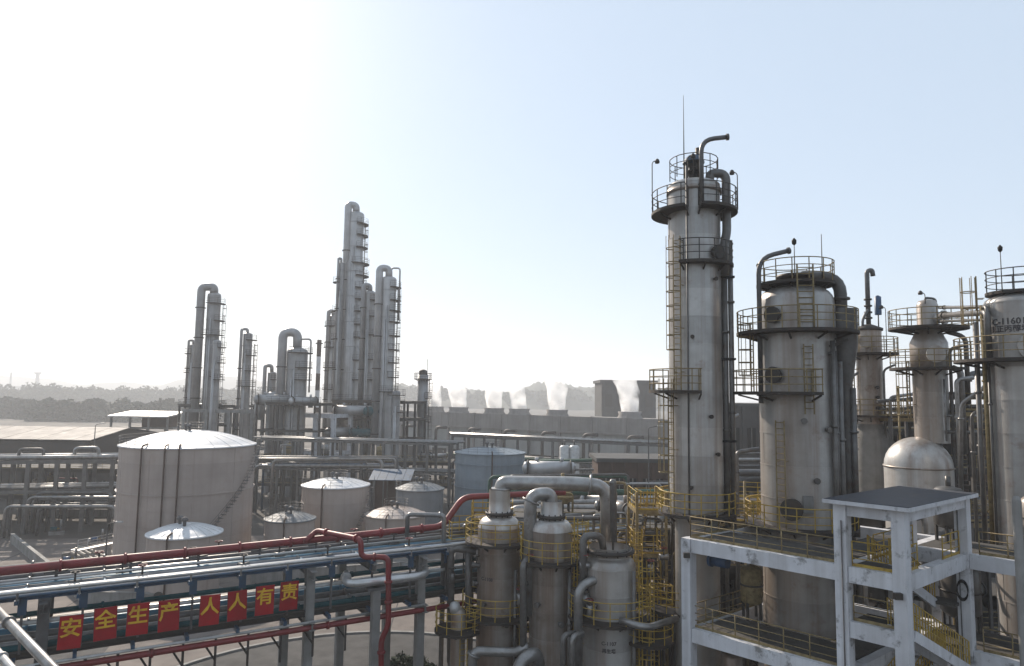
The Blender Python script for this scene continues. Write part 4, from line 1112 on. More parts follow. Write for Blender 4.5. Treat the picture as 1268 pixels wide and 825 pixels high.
# post under the loop
for t_, lab in ((t_posts[3] - 0.1, 'pale concrete post under the silver pipe loop'),):
    b = rk(t_, -1.2)
    tt_ = thing('pipe_post', lab, 'post', b)
    MB().bar(b, b + Vector((0, 0, zl - 0.27)), 0.42, 0.42, up=N).build('shaft', 'pale_concrete', tt_)
    MB().bar(b + U * -0.5 + Vector((0, 0, zl - 0.34)), b + U * 0.5 + Vector((0, 0, zl - 0.34)), 0.5, 0.14).build('cap', 'grey_steel', tt_)
    MB().box(b + Vector((0, 0, 0.3)), (0.9, 0.9, 0.6), R_(31)).build('footing', 'pale_concrete', tt_)
# two pipes passing the lower left corner
for k, (pa, pb, r, mat, lab) in enumerate([((-30, 728), (75, 838), 0.17, 'silver_pipe', 'pinkish silver pipe crossing the lower left corner'), ((-30, 775), (50, 870), 0.13, 'white_metal', 'thin pale pipe below the one in the lower left corner')]):
    za = 10.9 - 0.5 * k
    pipe('branch_pipe', [onz(*pa, za) + (onz(*pa, za) - onz(*pb, za)) * 0.6, onz(*pb, za) - (onz(*pa, za) - onz(*pb, za)) * 0.8], r, mat, None, lab, flanges=[0.45])

# ================================================================== TALLEST NEAR TOWER
YC = 39
c = at(861, 430, YC); R = W(64, YC) / 2
def zC(y): return at(861, y, YC).z
tw = thing('distillation_tower', 'tallest near tower, slim, with gooseneck vent and caged ladder', 'tower', (c.x, c.y, 0))
courses(tw, c, R, zC(632), zC(232), 1.55, 'cladding')
MB().lathe([(R * 0.82, 0), (R * 0.82, zC(636) - 0.5), (R * 1.0, zC(632))], c, 36).build('skirt', 'cladding', tw)
head(tw, c, R, zC(232), W(8, YC), 'cladding')
MB().lathe([(R, zC(242)), (R + 0.09, zC(242)), (R + 0.09, zC(237)), (R, zC(237))], c, 40).build('band', 'cladding_brown', tw)
platform(tw, c, R, W(53, YC), zC(264), 95, 243, 'dark_steel', rr=0.03)
platform(tw, c, R, W(53, YC), zC(263), 265, 445, 'dark_steel', rr=0.03)
platform(tw, c, R, W(47, YC), zC(329), 232, 400, 'dark_steel', rr=0.03)
platform(tw, c, R, W(57, YC), zC(484), 160, 262, 'yellow_faded', rr=0.03)
platform(tw, c, R, W(46, YC), zC(633), 0, 360, 'yellow', rr=0.03)
path = [pol(c, R - 0.1, a, zC(224)) for a in range(0, 360, 20)]
rail_mesh(path, 1.2, 0.028, 1.0, True, toe=False).build('top_railing', 'dark_steel', tw)
pl_ = pol(c, R + 0.28, 222)
ladder(tw, pl_, 222, zC(484), zC(300), 'yellow_faded', True, r=0.03, hoop=0.8)
pl_ = pol(c, R + 0.28, 205)
ladder(tw, pl_, 205, zC(633), zC(470), 'yellow_faded', True, r=0.03)
# lantern at the very top
zt = zC(226)
v = MB()
for k in range(6):
    p = pol((c.x - 0.05, c.y - 0.2), 0.48, k * 60 + 20, zt)
    v.bar(p, p + Vector((0, 0, 1.05)), 0.12, 0.12)
v.ring((c.x - 0.05, c.y - 0.2), 0.1, 0.55, zt + 0.45, 0.08, seg=12)
o = v.build('vent_cage', 'black', tw)
MB().lathe([(0.62, zt + 1.05), (0.6, zt + 1.2), (0.3, zt + 1.5), (0.02, zt + 1.55)], (c.x - 0.05, c.y - 0.2), 18).build('vent_cap', 'blue_steel', o)
MB().lathe([(0.3, zt), (0.3, zt + 1.0)], (c.x - 0.05, c.y - 0.2), 12).build('vent_core', 'dark_steel', o)
g0 = at(869, 245, YC - 1.6)
pipe('gooseneck', [Vector((g0.x, g0.y, zC(262))), Vector((g0.x, g0.y, zC(186))), Vector((at(902, 182, YC - 1.6).x, g0.y, zC(182)))], 0.13, 'dark_pipe', tw, rad=1.0, flanges=[0.99])
MB().tube([(c.x + 0.2, c.y - 0.3, zC(224)), (c.x + 0.2, c.y - 0.3, zC(186))], 0.17, 10).build('silencer', 'dark_steel', tw)
x1 = at(891, 430, YC).x
pipe('vapour_pipe', [Vector((c.x + 0.7, c.y - 0.8, zC(232))), Vector((c.x + 0.7, c.y - 0.8, zC(220))), Vector((c.x + 1.62, c.y - 0.8, zC(220))), Vector((c.x + 1.62, c.y - 0.8, zC(292))), Vector((c.x + 1.42, c.y - 1.0, zC(305))), Vector((c.x + 1.42, c.y - 1.0, zC(345)))], 0.25, 'grey_pipe', tw, rad=0.6, flanges=[0.45])
for dx, r in ((1.52, 0.17), (1.86, 0.15)):
    pipe('downpipe', [Vector((c.x + dx, c.y - 0.55, zC(300) if dx > 1.6 else zC(345))), Vector((c.x + dx, c.y - 0.55, zC(690)))], r, 'grey_pipe', tw, flanges=[0.2, 0.55, 0.8])
for y in (345, 445, 545): MB().box((c.x + 1.6, c.y - 0.5, zC(y)), (0.9, 0.5, 0.12)).build('pipe_clamp', 'black', tw)
p = pol(c, R + 0.06, 240); MB().tube([(p.x, p.y, zC(640)), (p.x, p.y, zC(215))], 0.045, 6).build('conduit', 'grey_steel', tw)
MB().tube([(c.x - 0.75, c.y - 0.8, zC(240)), (c.x - 0.75, c.y - 0.8, zC(126))], [0.045, 0.012], 6).build('lightning_rod', 'dark_steel', tw)
post_lamp(tw, pol(c, 2.35, 165, zC(264)), W(70, YC), 1)
post_lamp(tw, pol(c, 1.2, 240, zC(250)), W(50, YC), 1)
post_lamp(tw, pol(c, 2.4, 340, zC(264)), W(46, YC), -1)
manhole(tw, c, R, 304, zC(318), 0.36)
for y, ph in ((350, 300), (420, 250), (515, 285), (560, 300), (600, 245)): nozzle(tw, c, R, ph, zC(y), 0.07, 0.18, 'dark_steel')

# ================================================================== WIDE TOWER
YD = 38
c = at(988, 500, YD); R = W(93, YD) / 2 * 0.96; CD = c.copy(); RD = R
def zD(y): return at(988, y, YD).z
tw = thing('distillation_tower', 'widest near tower, standing inside the white concrete frame', 'tower', (c.x, c.y, 0))
courses(tw, c, R, zD(900), zD(382), 1.7, 'cladding', seg=50)
MB().lathe([(R * 1.02, 0), (R * 1.02, zD(900))], c, 40).build('skirt', 'cladding', tw)
head(tw, c, R, zD(382), W(28, YD), 'cladding', neck=0.75, sq=0.7)
MB().lathe([(0.75, zD(356)), (0.75, zD(345)), (0.95, zD(345)), (0.95, zD(341)), (0.1, zD(340))], c, 28).build('top_nozzle', 'dark_steel', tw)
platform(tw, c, 0.8, W(46, YD), zD(352), 0, 360, 'yellow_faded', rr=0.03)
platform(tw, c, R, W(71, YD), zD(412), 0, 360, 'yellow_faded', rr=0.03)
platform(tw, c, R, W(78, YD), zD(486), 150, 268, 'yellow_faded', rr=0.03)
platform(tw, c, R, W(64, YD), zD(648), 0, 360, 'yellow', rr=0.03)
ladder(tw, pol(c, 2.0, 262), 262, zD(410), zD(335), 'yellow_faded', False, w=0.8, r=0.036)
ladder(tw, pol(c, R + 0.45, 178), 178, zD(486), zD(402), 'yellow_faded', True, r=0.03, hoop=0.7, cage_from=0.9)
ladder(tw, pol(c, R + 0.25, 262), 262, zD(512), zD(430), 'yellow_faded', False, r=0.03)
ladder(tw, pol(c, R + 0.35, 225), 225, zD(648), zD(520), 'yellow_faded', False, r=0.03)
for y, r in ((394, 0.40), (466, 0.40)): manhole(tw, c, R, 216, zD(y), r)
manhole(tw, c, R, 237, zD(648) + 1.0, 0.5)
g0 = pol(c, R + 0.2, 190)
pipe('gooseneck', [Vector((g0.x, g0.y, zD(500))), Vector((g0.x, g0.y, zD(322))), Vector((g0.x + W(40, YD), g0.y, zD(312)))], 0.13, 'dark_pipe', tw, rad=0.9, flanges=[0.99])
ex = c.x + W(50, YD)
pipe('vapour_pipe', [Vector((c.x + 0.3, c.y - 0.2, zD(350))), Vector((c.x + 0.3, c.y - 0.2, zD(344))), Vector((ex, c.y - 0.6, zD(346))), Vector((ex, c.y - 0.6, zD(400)))], 0.33, 'grey_pipe', tw, rad=0.9, flanges=[0.7])
MB().lathe([(0.34, zD(400)), (0.72, zD(384)), (0.72, zD(398)), (0.72, zD(425)), (0.36, zD(478)), (0.28, zD(700))][1:], (ex + 0.1, c.y - 0.6), 20, capt=False).build('reboiler_duct', 'grey_pipe', tw)
pipe('downpipe', [Vector((ex + 0.35, c.y - 0.9, zD(480))), Vector((ex + 0.35, c.y - 0.9, zD(660)))], 0.17, 'grey_pipe', tw, flanges=[0.3])
for k, (ph, r) in enumerate(((300, 0.12), (306, 0.08), (318, 0.15))):
    p = pol(c, R + 0.22, ph)
    pipe('downpipe', [Vector((p.x, p.y, zD(425 + 12 * k))), Vector((p.x, p.y, zD(720)))], r, 'grey_pipe', tw, flanges=[0.35])
for y, ph in ((440, 300), (520, 255), (530, 290), (590, 270)): nozzle(tw, c, R, ph, zD(y), 0.1, 0.22)
MB().bar(pol(c, R + 0.05, 300, zD(432)), pol(c, R + 0.9, 308, zD(424)), 0.14, 0.14).build('support_arm', 'dark_steel', tw)
for px, yt in ((984, 300), (1018, 294)):
    x = at(px, 330, YD - 0.8).x
    MB().tube([(x, c.y - 0.8, zD(352)), (x, c.y - 0.8, zD(yt))], [0.035, 0.02], 6).build('lightning_rod', 'dark_steel', tw)
MB().lathe([(0.02, zD(299)), (0.13, zD(302)), (0.12, zD(306)), (0.02, zD(308))], (at(984, 330, YD - 0.8).x, c.y - 0.8), 10).build('beacon', 'black', tw)
# small rust-stained window plates and instruments
p = pol(c, R + 0.1, 258)
MB().bar(p + Vector((0, 0, zD(628))), p + Vector((0, 0, zD(608))), 0.5, 0.16, up=Vector((0.2, 1, 0))).build('instrument_box', 'pale_concrete', tw)

# ================================================================== SLIM TOWER BEHIND
YE = 52
c = at(1077, 470, YE); R = W(29, YE) / 2
def zE(y): return at(1077, y, YE).z
tw = thing('distillation_tower', 'slim brownish tower with hooked vent right of the widest tower', 'tower', (c.x, c.y, 0))
courses(tw, c, R, zE(525), zE(410), 1.5, 'cladding_brown', seg=30)
MB().lathe([(R * 1.5, 0), (R * 1.5, zE(600)), (R * 1.45, zE(545)), (R, zE(525))], c, 30).build('skirt', 'pale_concrete', tw)
MB().lathe([(R, zE(410)), (R * 1.15, zE(410)), (R * 1.15, zE(407)), (R * 0.3, zE(402))], c, 30, capt=True).build('head', 'dark_steel', tw)
platform(tw, c, R, W(33, YE), zE(438), 0, 360, 'yellow_faded', rr=0.032)
platform(tw, c, R, W(34, YE), zE(514), 110, 330, 'yellow_faded', rr=0.032)
ladder(tw, pol(c, R + 0.3, 172), 172, zE(514), zE(425), 'yellow_faded', True, r=0.035)
ladder(tw, pol(c, R + 0.9, 200), 200, zE(640), zE(505), 'yellow_faded', True, r=0.035)
pipe('hooked_vent', [Vector((c.x + 0.05, c.y, zE(405))), Vector((c.x + 0.05, c.y, zE(336))), Vector((c.x + 0.45, c.y, zE(334))), Vector((c.x + 0.5, c.y, zE(342)))], 0.17, 'dark_pipe', tw, rad=0.5)
for y in (395, 388, 380, 372): MB().lathe([(0.15, zE(y)), (0.28, zE(y)), (0.28, zE(y) + 0.12), (0.15, zE(y) + 0.12)], (c.x + 0.05, c.y), 12).build('flange', 'dark_steel', tw)
MB().lathe([(0.24, zE(390)), (0.24, zE(368)), (0.05, zE(366))], (c.x + 0.75, c.y - 0.1), 14).build('beacon', 'lamp_blue', tw)
MB().tube([(c.x + 0.75, c.y - 0.1, zE(410)), (c.x + 0.75, c.y - 0.1, zE(388))], 0.05, 6).build('beacon_post', 'dark_steel', tw)
pipe('side_valve_pipe', [Vector((c.x - 0.55, c.y - 0.3, zE(412))), Vector((c.x - 0.55, c.y - 0.3, zE(396))), Vector((c.x - 0.1, c.y - 0.3, zE(384)))], 0.1, 'dark_pipe', tw)
manhole(tw, c, R, 235, zE(424), 0.42, mat='cladding_brown')
post_lamp(tw, pol(c, 1.2, 330, zE(438)), 3.4, -1)
for y in (480, 492, 505): nozzle(tw, c, R, 270, zE(y), 0.08, 0.2, 'dark_steel')

# ================================================================== TOWER WITH DOMED DRUM
YFD = 46
c = at(1152, 480, YFD); R = W(38, YFD) / 2
def zF(y): return at(1152, y, YFD).z
tw = thing('distillation_tower', 'tower rising from a fat domed drum, with two ringed platforms', 'tower', (c.x, c.y, 0))
courses(tw, c, R, zF(548), zF(455), 1.5, 'cladding', seg=30)
MB().lathe([(R, zF(456)), (R * 1.1, zF(455)), (R * 1.1, zF(425)), (R * 0.85, zF(415)), (R * 0.62, zF(405)), (R * 0.62, zF(378)), (R * 0.5, zF(373)), (0.05, zF(371))], c, 32).build('top_drum', 'cladding', tw)
platform(tw, c, R * 0.7, W(44, YFD), zF(406), 0, 360, 'yellow_faded', rr=0.032)
platform(tw, c, R, W(44, YFD), zF(456), 130, 300, 'yellow_faded', rr=0.032)
ladder(tw, pol(c, R + 0.3, 168), 168, zF(520), zF(448), 'yellow_faded', True, r=0.035, cage_from=0.3)
cd = Vector((at(1137, 580, YFD).x, c.y, 0)); Rd = W(83, YFD) / 2 * 0.9
dr = [(Rd, 0), (Rd, zF(578))] + [(max(0.05, Rd * math.cos(k * PI / 16)), zF(578) + W(36, YFD) * math.sin(k * PI / 16)) for k in range(1, 9)]
MB().lathe(dr, cd, 44).build('domed_drum', 'cladding', tw)
MB().lathe([(Rd, zF(579)), (Rd + 0.06, zF(579)), (Rd + 0.06, zF(577)), (Rd, zF(577))], cd, 44).build('band', 'cladding_brown', tw)
manhole(tw, c, R * 1.1, 255, zF(440), 0.5, mat='cladding')
manhole(tw, c, R * 0.6, 300, zF(395), 0.42, 0.5, mat='cladding')
pipe('vapour_pipe', [Vector((c.x - 0.1, c.y, zF(374))), Vector((c.x - 0.1, c.y, zF(369))), Vector((c.x + 0.6, c.y, zF(370))), Vector((c.x + 0.6, c.y, zF(380)))], 0.08, 'dark_pipe', tw)
post_lamp(tw, pol(c, 0.6, 230, zF(380)), 0.8, -1)
pipe('downpipe', [Vector((c.x + 0.9, c.y - 0.6, zF(412))), Vector((c.x + 1.9, c.y - 0.9, zF(418))), Vector((c.x + 1.9, c.y - 0.9, zF(500)))], 0.15, 'grey_pipe', tw)
pipe('downpipe', [Vector((c.x + 0.9, c.y - 1.0, zF(456))), Vector((c.x + 1.4, c.y - 1.0, zF(460))), Vector((c.x + 1.4, c.y - 1.0, zF(560)))], 0.2, 'silver_pipe', tw)
pipe('downpipe', [Vector((c.x + 0.2, c.y - R - 0.15, zF(470))), Vector((c.x + 0.2, c.y - R - 0.15, zF(545)))], 0.06, 'silver_pipe', tw)
CF = c.copy()

# ================================================================== LETTERED TOWER AT THE RIGHT EDGE
YG = 37
c = at(1268, 470, YG); R = W(40, YG) * 0.96
def zG(y): return at(1269, y, YG).z
tw = thing('distillation_tower', 'tower with dark lettering cut by the right edge of the picture', 'tower', (c.x, c.y, 0))
courses(tw, c, R, zG(830), zG(376), 1.7, 'cladding', seg=40)
MB().lathe([(R, 0), (R, zG(830))], c, 40).build('skirt', 'cladding', tw)
head(tw, c, R, zG(376), W(14, YG), 'cladding', neck=0.6)
platform(tw, c, 0.7, W(36, YG), zG(362), 0, 360, 'dark_steel', rr=0.03)
platform(tw, c, R, R + 1.5, zG(446), 120, 330, 'yellow_faded', rr=0.03)
pl_ = pol(c, R + 0.3, 152)
ladder(tw, pl_, 152, zG(446), zG(340), 'yellow_faded', True, r=0.03, hoop=0.9, cage_from=2.0)
manhole(tw, c, R, 248, zG(432), 0.62, 0.25, mat='cladding')
text_mesh(tw, 'C-11601', (0, 0, zG(401)), 0.46, (1, 0, 0), (0, 0, 1), 'ink', depth=0.01, bold=0.012, curve=(c, R + 0.012, 214))
text_mesh(tw, '脱正丙醇塔', (0, 0, zG(410)), 0.38, (1, 0, 0), (0, 0, 1), 'ink', depth=0.01, bold=0.01, curve=(c, R + 0.012, 214))
for k, (ph, off, r) in enumerate(((168, 0.2, 0.11), (160, 0.45, 0.13), (178, 0.16, 0.07))):
    p = pol(c, R + off, ph)
    pipe('downpipe', [Vector((p.x, p.y, zG(378 + 20 * k))), Vector((p.x, p.y, zG(700)))], r, ['yellow_faded', 'grey_pipe', 'grey_pipe'][k], tw, flanges=[0.3])
x = at(1239, 320, YG - 1).x
MB().tube([(x, c.y - 1, zG(366)), (x, c.y - 1, zG(312))], [0.03, 0.02], 6).build('lightning_rod', 'dark_steel', tw)
MB().lathe([(0.02, zG(309)), (0.12, zG(312)), (0.1, zG(316)), (0.02, zG(318))], (x, c.y - 1), 10).build('beacon', 'black', tw)
p = pol(c, R + 0.1, 265)
MB().bar(p + Vector((0.2, -0.1, zG(520))), p + Vector((0.2, -0.1, zG(480))), 0.9, 0.3, up=Vector((0, 1, 0))).build('junction_box', 'grey_steel', tw)
CG = c.copy()
# pipes between the two right-hand towers
for k, (y0, y1, r, lab) in enumerate([(381, 380, 0.10, 'uppermost thin pipe bridging the two right-hand towers'), (391, 387, 0.17, 'thicker pipe bridging the two right-hand towers'), (398, 396, 0.08, 'lowest thin pipe bridging the two right-hand towers')]):
    a = at(1163, y0, YFD - 0.9); b = at(1222, y1, YG - 0.2)
    pipe('bridge_pipe', [a, b, b + Vector((0, 0, -2.5))], r, 'grey_pipe', None, lab, rad=0.3, flanges=[0.1])
# pipework behind, between those towers
for k, (pts, r, mat, lab) in enumerate([
    ([at(1190, 610, 43), at(1190, 500, 43), at(1222, 478, 42), at(1222, 440, 42)], 0.12, 'silver_pipe', 'thin cranked riser between the two right-hand towers'),
    ([at(1214, 600, 41), at(1214, 505, 41)], 0.13, 'grey_pipe', 'straight riser close to the lettered tower'),
    ([at(1160, 492, 47), at(1235, 490, 47)], 0.2, 'dark_pipe', 'dark header crossing behind the right-hand towers'),
    ([at(1160, 504, 47), at(1235, 503, 47)], 0.14, 'grey_pipe', 'second header crossing behind the right-hand towers'),
    ([at(1197, 500, 46), at(1197, 463, 46), at(1222, 462, 46)], 0.2, 'dark_pipe', 'dark elbow pipe next to the lettered tower')]):
    pipe('riser_pipe', pts, r, mat, None, lab, flanges=[0.5])
# steel gantry between slim tower and drum tower
open_frame('pipe_gantry', 'steel gantry behind the slim brownish tower', at(1088, 500, 54), at(1240, 500, 50), 3.5, [9.0, 14.0, 18.4], 4, 'dark_steel', 0.25, 0.3, cat='gantry', slab=[18.4], rail_top='yellow_faded')

# ================================================================== WHITE CONCRETE FRAME
YO = 29.0
O = at(1117, 712, YO); ZA = O.z; O = Vector((O.x, O.y, 0))
e1 = Vector((math.cos(R_(135)), math.sin(R_(135)), 0)); e2 = Vector((math.cos(R_(39)), math.sin(R_(39)), 0))
def hit(px, py, e, base=O):
    d = ray(px, py)
    return (base.y * d.x - base.x * d.y) / (e.x * d.y - e.y * d.x)
L2 = hit(1045, 720, e1); L1 = hit(853, 720, e1); M4 = hit(1195, 720, e2)
ZRF = at(1117, 631, YO).z; ZM = at(1117, 783, YO).z; ZB = ZA - 4.35; ZC_ = ZB - 4.35
fr = thing('concrete_frame', 'peeling white concrete frame with a roofed stair bay round the widest tower', 'frame', O)
def fp(a, b, z=0.0): return O + e1 * a + e2 * b + Vector((0, 0, z))
PW = 0.53
DEP = 10.4
def fpost(a, b, z1, z0=0.0, w=PW):
    MB().bar(fp(a, b, z0), fp(a, b, z1), w, w, up=e2).build('post', 'white_paint', fr)
for a, b, z in ((0, 0, ZRF - 0.02), (L2, 0, ZRF - 0.02), (L1, 0, ZA), (0, M4, ZRF - 0.02), (L2, M4, ZRF - 0.02), (L1, M4, ZA), (L1, DEP, ZA), (L2, DEP, ZA), (-5.2, M4, ZA), (-5.2, DEP, ZA)):
    fpost(a, b, z)
def fbeam(a0, b0, a1, b1, ztop, w=0.42, h=0.66):
    p, q = fp(a0, b0, ztop - h / 2), fp(a1, b1, ztop - h / 2)
    d = (q - p).normalized()
    MB().bar(p + d * PW / 2, q - d * PW / 2, w, h).build('beam', 'white_paint', fr)
for z in (ZA, ZB, ZC_):
    zz = z
    fbeam(L2, 0, L1, 0, zz); fbeam(L1, 0, L1, M4, zz); fbeam(L1, M4, L1, DEP, zz); fbeam(L2, DEP, L1, DEP, zz)
    fbeam(L2, M4, L2, DEP, zz); fbeam(L2, 0, L2, M4, zz)
    fbeam(0, M4, -5.2, M4, zz); fbeam(-5.2, M4, -5.2, DEP, zz)
fbeam(0, 0, L2, 0, ZA); fbeam(0, 0, 0, M4, ZA); fbeam(0, M4, L2, M4, ZA)
fbeam(0, 0, L2, 0, ZM); fbeam(0, 0, L2, 0, ZM - 4.2)
for a0, b0, a1, b1 in ((0, 0, L2, 0), (0, 0, 0, M4), (0, M4, L2, M4), (L2, 0, L2, M4)): fbeam(a0, b0, a1, b1, ZRF, 0.42, 0.5)
# floors: strips round the tower, leaving it free
def fslab(a0, b0, a1, b1, z, mat='floor_dirty', th=0.14, name='floor_slab'):
    MB().prism([fp(a0, b0), fp(a1, b0), fp(a1, b1), fp(a0, b1)][::-1], z - th, z).build(name, mat, fr)
rel = CD - O; aD, bD = rel.dot(e1), rel.dot(e2)
for z in (ZA - 0.01, ZB - 0.01, ZC_ - 0.01):
    fslab(L2 + 0.32, 0.23, L1 - 0.32, bD - RD - 0.25, z)
    fslab(L2 + 0.32, bD - RD - 0.2, aD - RD - 0.2, M4 + 2, z)
fslab(0.23, 0.23, L2 - 0.23, 1.7, ZA - 0.01)
fslab(0.23, 0.23, L2 - 0.23, 1.6, ZM - 0.01)
fslab(-5.0, M4 + 0.22, L2, DEP, ZA - 0.012)
fslab(-5.0, M4 + 0.22, L2, DEP, ZB - 0.012)
# roof of the stair bay
rf = MB().prism([fp(-0.6, -0.6), fp(L2 + 0.55, -0.6), fp(L2 + 0.55, M4 + 0.3), fp(-0.6, M4 + 0.3)][::-1], ZRF + 0.004, ZRF + 0.16).build('roof_slab', 'white_paint', fr)
MB().prism([fp(-0.55, -0.55), fp(L2 + 0.5, -0.55), fp(L2 + 0.5, M4 + 0.25), fp(-0.55, M4 + 0.25)][::-1], ZRF + 0.164, ZRF + 0.19).build('roof_felt', 'roof_sheet', rf)
# stair flight between the two right-hand posts
def flight(a0, b0, a1, b1, z0, z1, w, n, side):
    p0, p1 = fp(a0, b0, z0), fp(a1, b1, z1)
    d = Vector((p1.x - p0.x, p1.y - p0.y, 0)).normalized(); s = Vector((-d.y, d.x, 0)) * (w / 2)
    st = MB()
    for sg_ in (-1, 1): st.bar(p0 + s * sg_ - Vector((0, 0, 0.15)), p1 + s * sg_ - Vector((0, 0, 0.15)), 0.14, 0.42)
    o = st.build('stair_flight', 'white_paint', fr)
    for k in range(n):
        q = p0.lerp(p1, (k + 0.5) / n)
        MB().bar(q - s + Vector((0, 0, 0.06)), q + s + Vector((0, 0, 0.06)), 0.28, 0.05).build('tread', 'pale_concrete', o)
    for sg_ in (-1, 1):
        rail_mesh([p0 + s * sg_ + Vector((0, 0, 0.08)), p1 + s * sg_ + Vector((0, 0, 0.08))], 1.05, 0.028, 0.32, toe=False).build('stair_railing', 'yellow', o)
flight(0.25, 0.35, 0.25, M4 - 0.6, ZM, ZM - 2.7, 1.0, 14, 1)
flight(1.5, M4 - 0.6, 1.5, 1.5, ZM, ZA, 0.9, 12, 1)
flight(1.5, M4 - 0.6, 1.5, 1.5, ZM - 2.7, ZM - 4.2, 0.9, 8, 1)
fslab(0.2, M4 - 0.8, L2 - 0.2, M4 + 0.2, ZM - 0.005)
# railings: rails as the part, posts as its pieces
def frail(pts, mat='yellow', h=1.05, step=1.15):
    pts = [Vector(p) for p in pts]
    mb = MB()
    for k in (1.0, 0.66, 0.33): mb.tube([p + Vector((0, 0, h * k)) for p in pts], 0.028 if k == 1 else 0.022, 6)
    for i in range(len(pts) - 1): mb.bar(pts[i] + Vector((0, 0, 0.07)), pts[i + 1] + Vector((0, 0, 0.07)), 0.012, 0.13)
    o = mb.build('railing', mat, fr)
    for i in range(len(pts) - 1):
        n = max(1, round((pts[i + 1] - pts[i]).length / step))
        for k in range(n + 1):
            p = pts[i].lerp(pts[i + 1], k / n)
            MB().tube([p, p + Vector((0, 0, h))], 0.03, 6).build('railing_post', mat, o)
for z in (ZA, ZB, ZC_):
    frail([fp(L2 + 0.4, 0.1, z), fp(L1 - 0.05, 0.1, z), fp(L1 - 0.05, M4 * 0.9, z)], 'yellow_faded')
    frail([fp(-0.6, M4 + 0.1, z), fp(-5.0, M4 + 0.1, z)], 'yellow_faded')
frail([fp(0.35, 0.05, ZA), fp(L2 - 0.35, 0.05, ZA)]); frail([fp(0.35, 0.05, ZM), fp(L2 - 0.35, 0.05, ZM)], 'yellow_faded')
frail([fp(0.35, 0.05, ZM - 4.2), fp(L2 - 0.35, 0.05, ZM - 4.2)], 'yellow_faded')
frail([fp(0.05, 0.4, ZA), fp(0.05, 1.7, ZA), ]); frail([fp(0.05, M4 - 2.4, ZA), fp(0.05, M4 - 0.4, ZA)])
frail([fp(L2 - 0.3, 2.2, ZA), fp(L2 - 0.3, M4 - 0.4, ZA)])
# light post at the right edge
b = at(1264, 720, 27)
tp = thing('lamp_column', 'pale round-topped post at the right edge of the picture', 'post', (b.x, b.y, 0))
MB().lathe([(0.16, 0), (0.16, at(1264, 622, 27).z), (0.12, at(1264, 616, 27).z), (0.02, at(1264, 614, 27).z)], b, 14).build('shaft', 'pale_concrete', tp)
MB().lathe([(0.35, 0), (0.35, 0.06), (0.16, 0.1)], b, 14).build('base_plate', 'dark_steel', tp)
# blue pump-motor hood under the top beam
b = fp(L1 - 0.9, 1.2, ZA - 1.15)
tp = thing('pump_motor', 'small blue motor hung under the white top beam', 'motor', b)
MB().tube([b - e1 * 0.5, b + e1 * 0.35], 0.3, 16).build('housing', 'lamp_blue', tp)
MB().tube([b + e1 * 0.35, b + e1 * 0.5], 0.36, 16).build('fan_cover', 'lamp_blue', tp)
MB().bar(b + Vector((0, 0, 0.28)), b + Vector((0, 0, 0.52)), 0.2, 0.3).build('terminal_box', 'dark_steel', tp)

# ================================================================== THREE NEAR VESSELS
def vessel(px, wpx, ycone, ymid, Y, label, plats, text=None, mat='cladding_brown', neck_px=26, yneck=634, ynt=622, fl=0.2):
    c = at(px, 730, Y); R = W(wpx, Y) / 2
    z = lambda y: at(px, y, Y).z
    t = thing('process_vessel', label, 'vessel', (c.x, c.y, 0), None)
    courses(t, c, R, 2.5, z(ycone), 1.5, mat, seg=36 // 5 * 5)
    MB().lathe([(R * 0.98, 0), (R * 0.98, 2.5)], c, 32).build('skirt', mat, t)
    rn = W(neck_px, Y) / 2
    MB().lathe([(R, z(ycone)), (R * 0.985, z(ycone) + 0.12), (R * 0.93, z(ycone) + 0.3), (R * 0.82, z(ycone) + 0.46), (R * 0.68, z(ycone) + 0.56), (rn, z(ycone) + 0.6), (rn, z(ynt))], c, 36).build('head', 'cladding', t)
    MB().lathe([(rn, z(yneck)), (rn + fl, z(yneck)), (rn + fl, z(yneck) + 0.16), (rn, z(yneck) + 0.16)], c, 32).build('top_flange', 'dark_steel', t)
    for k in range(14):
        p = pol(c, rn + fl * 0.7, k * 360 / 14, z(yneck)); MB().tube([p - Vector((0, 0, 0.08)), p + Vector((0, 0, 0.26))], 0.035, 6).build('bolt', 'dark_steel', t)
    for (y, r1, a0, a1) in plats:
        platform(t, c, R, R + r1, z(y), a0, a1, 'yellow', rr=0.026)
    if text:
        for (s_, y, sz, ph) in text:
            text_mesh(t, s_, (0, 0, z(y)), sz, (1, 0, 0), (0, 0, 1), 'ink', depth=0.01, bold=0.006, curve=(c, R + 0.012, ph))
    return t, c, R, z
v1, c1, r1, z1 = vessel(617, 51, 652, 0, 42, 'left one of the three near vessels, under the big arched duct', [(668, 0.75, 60, 330), (757, 0.9, 150, 420)], [('C-1108', 712, 0.26, 238)], yneck=637, ynt=618)
v2, c2, r2, z2 = vessel(682, 51, 656, 0, 40, 'middle one of the three near vessels, with a wide collar platform', [(691, 0.6, 0, 360)], yneck=641, ynt=620)
v3, c3, r3, z3 = vessel(754, 64, 700, 0, 39, 'right one of the three near vessels, fat and silvery', [(760, 0.8, 150, 420)], [('C-1107', 786, 0.26, 262), ('再生塔', 795, 0.24, 262)], mat='cladding', neck_px=48, yneck=683, ynt=676, fl=0.3)
MB().lathe([(0.62, z1(620)), (0.62, z1(606))], c1, 24).build('outlet_neck', 'cladding', v1)
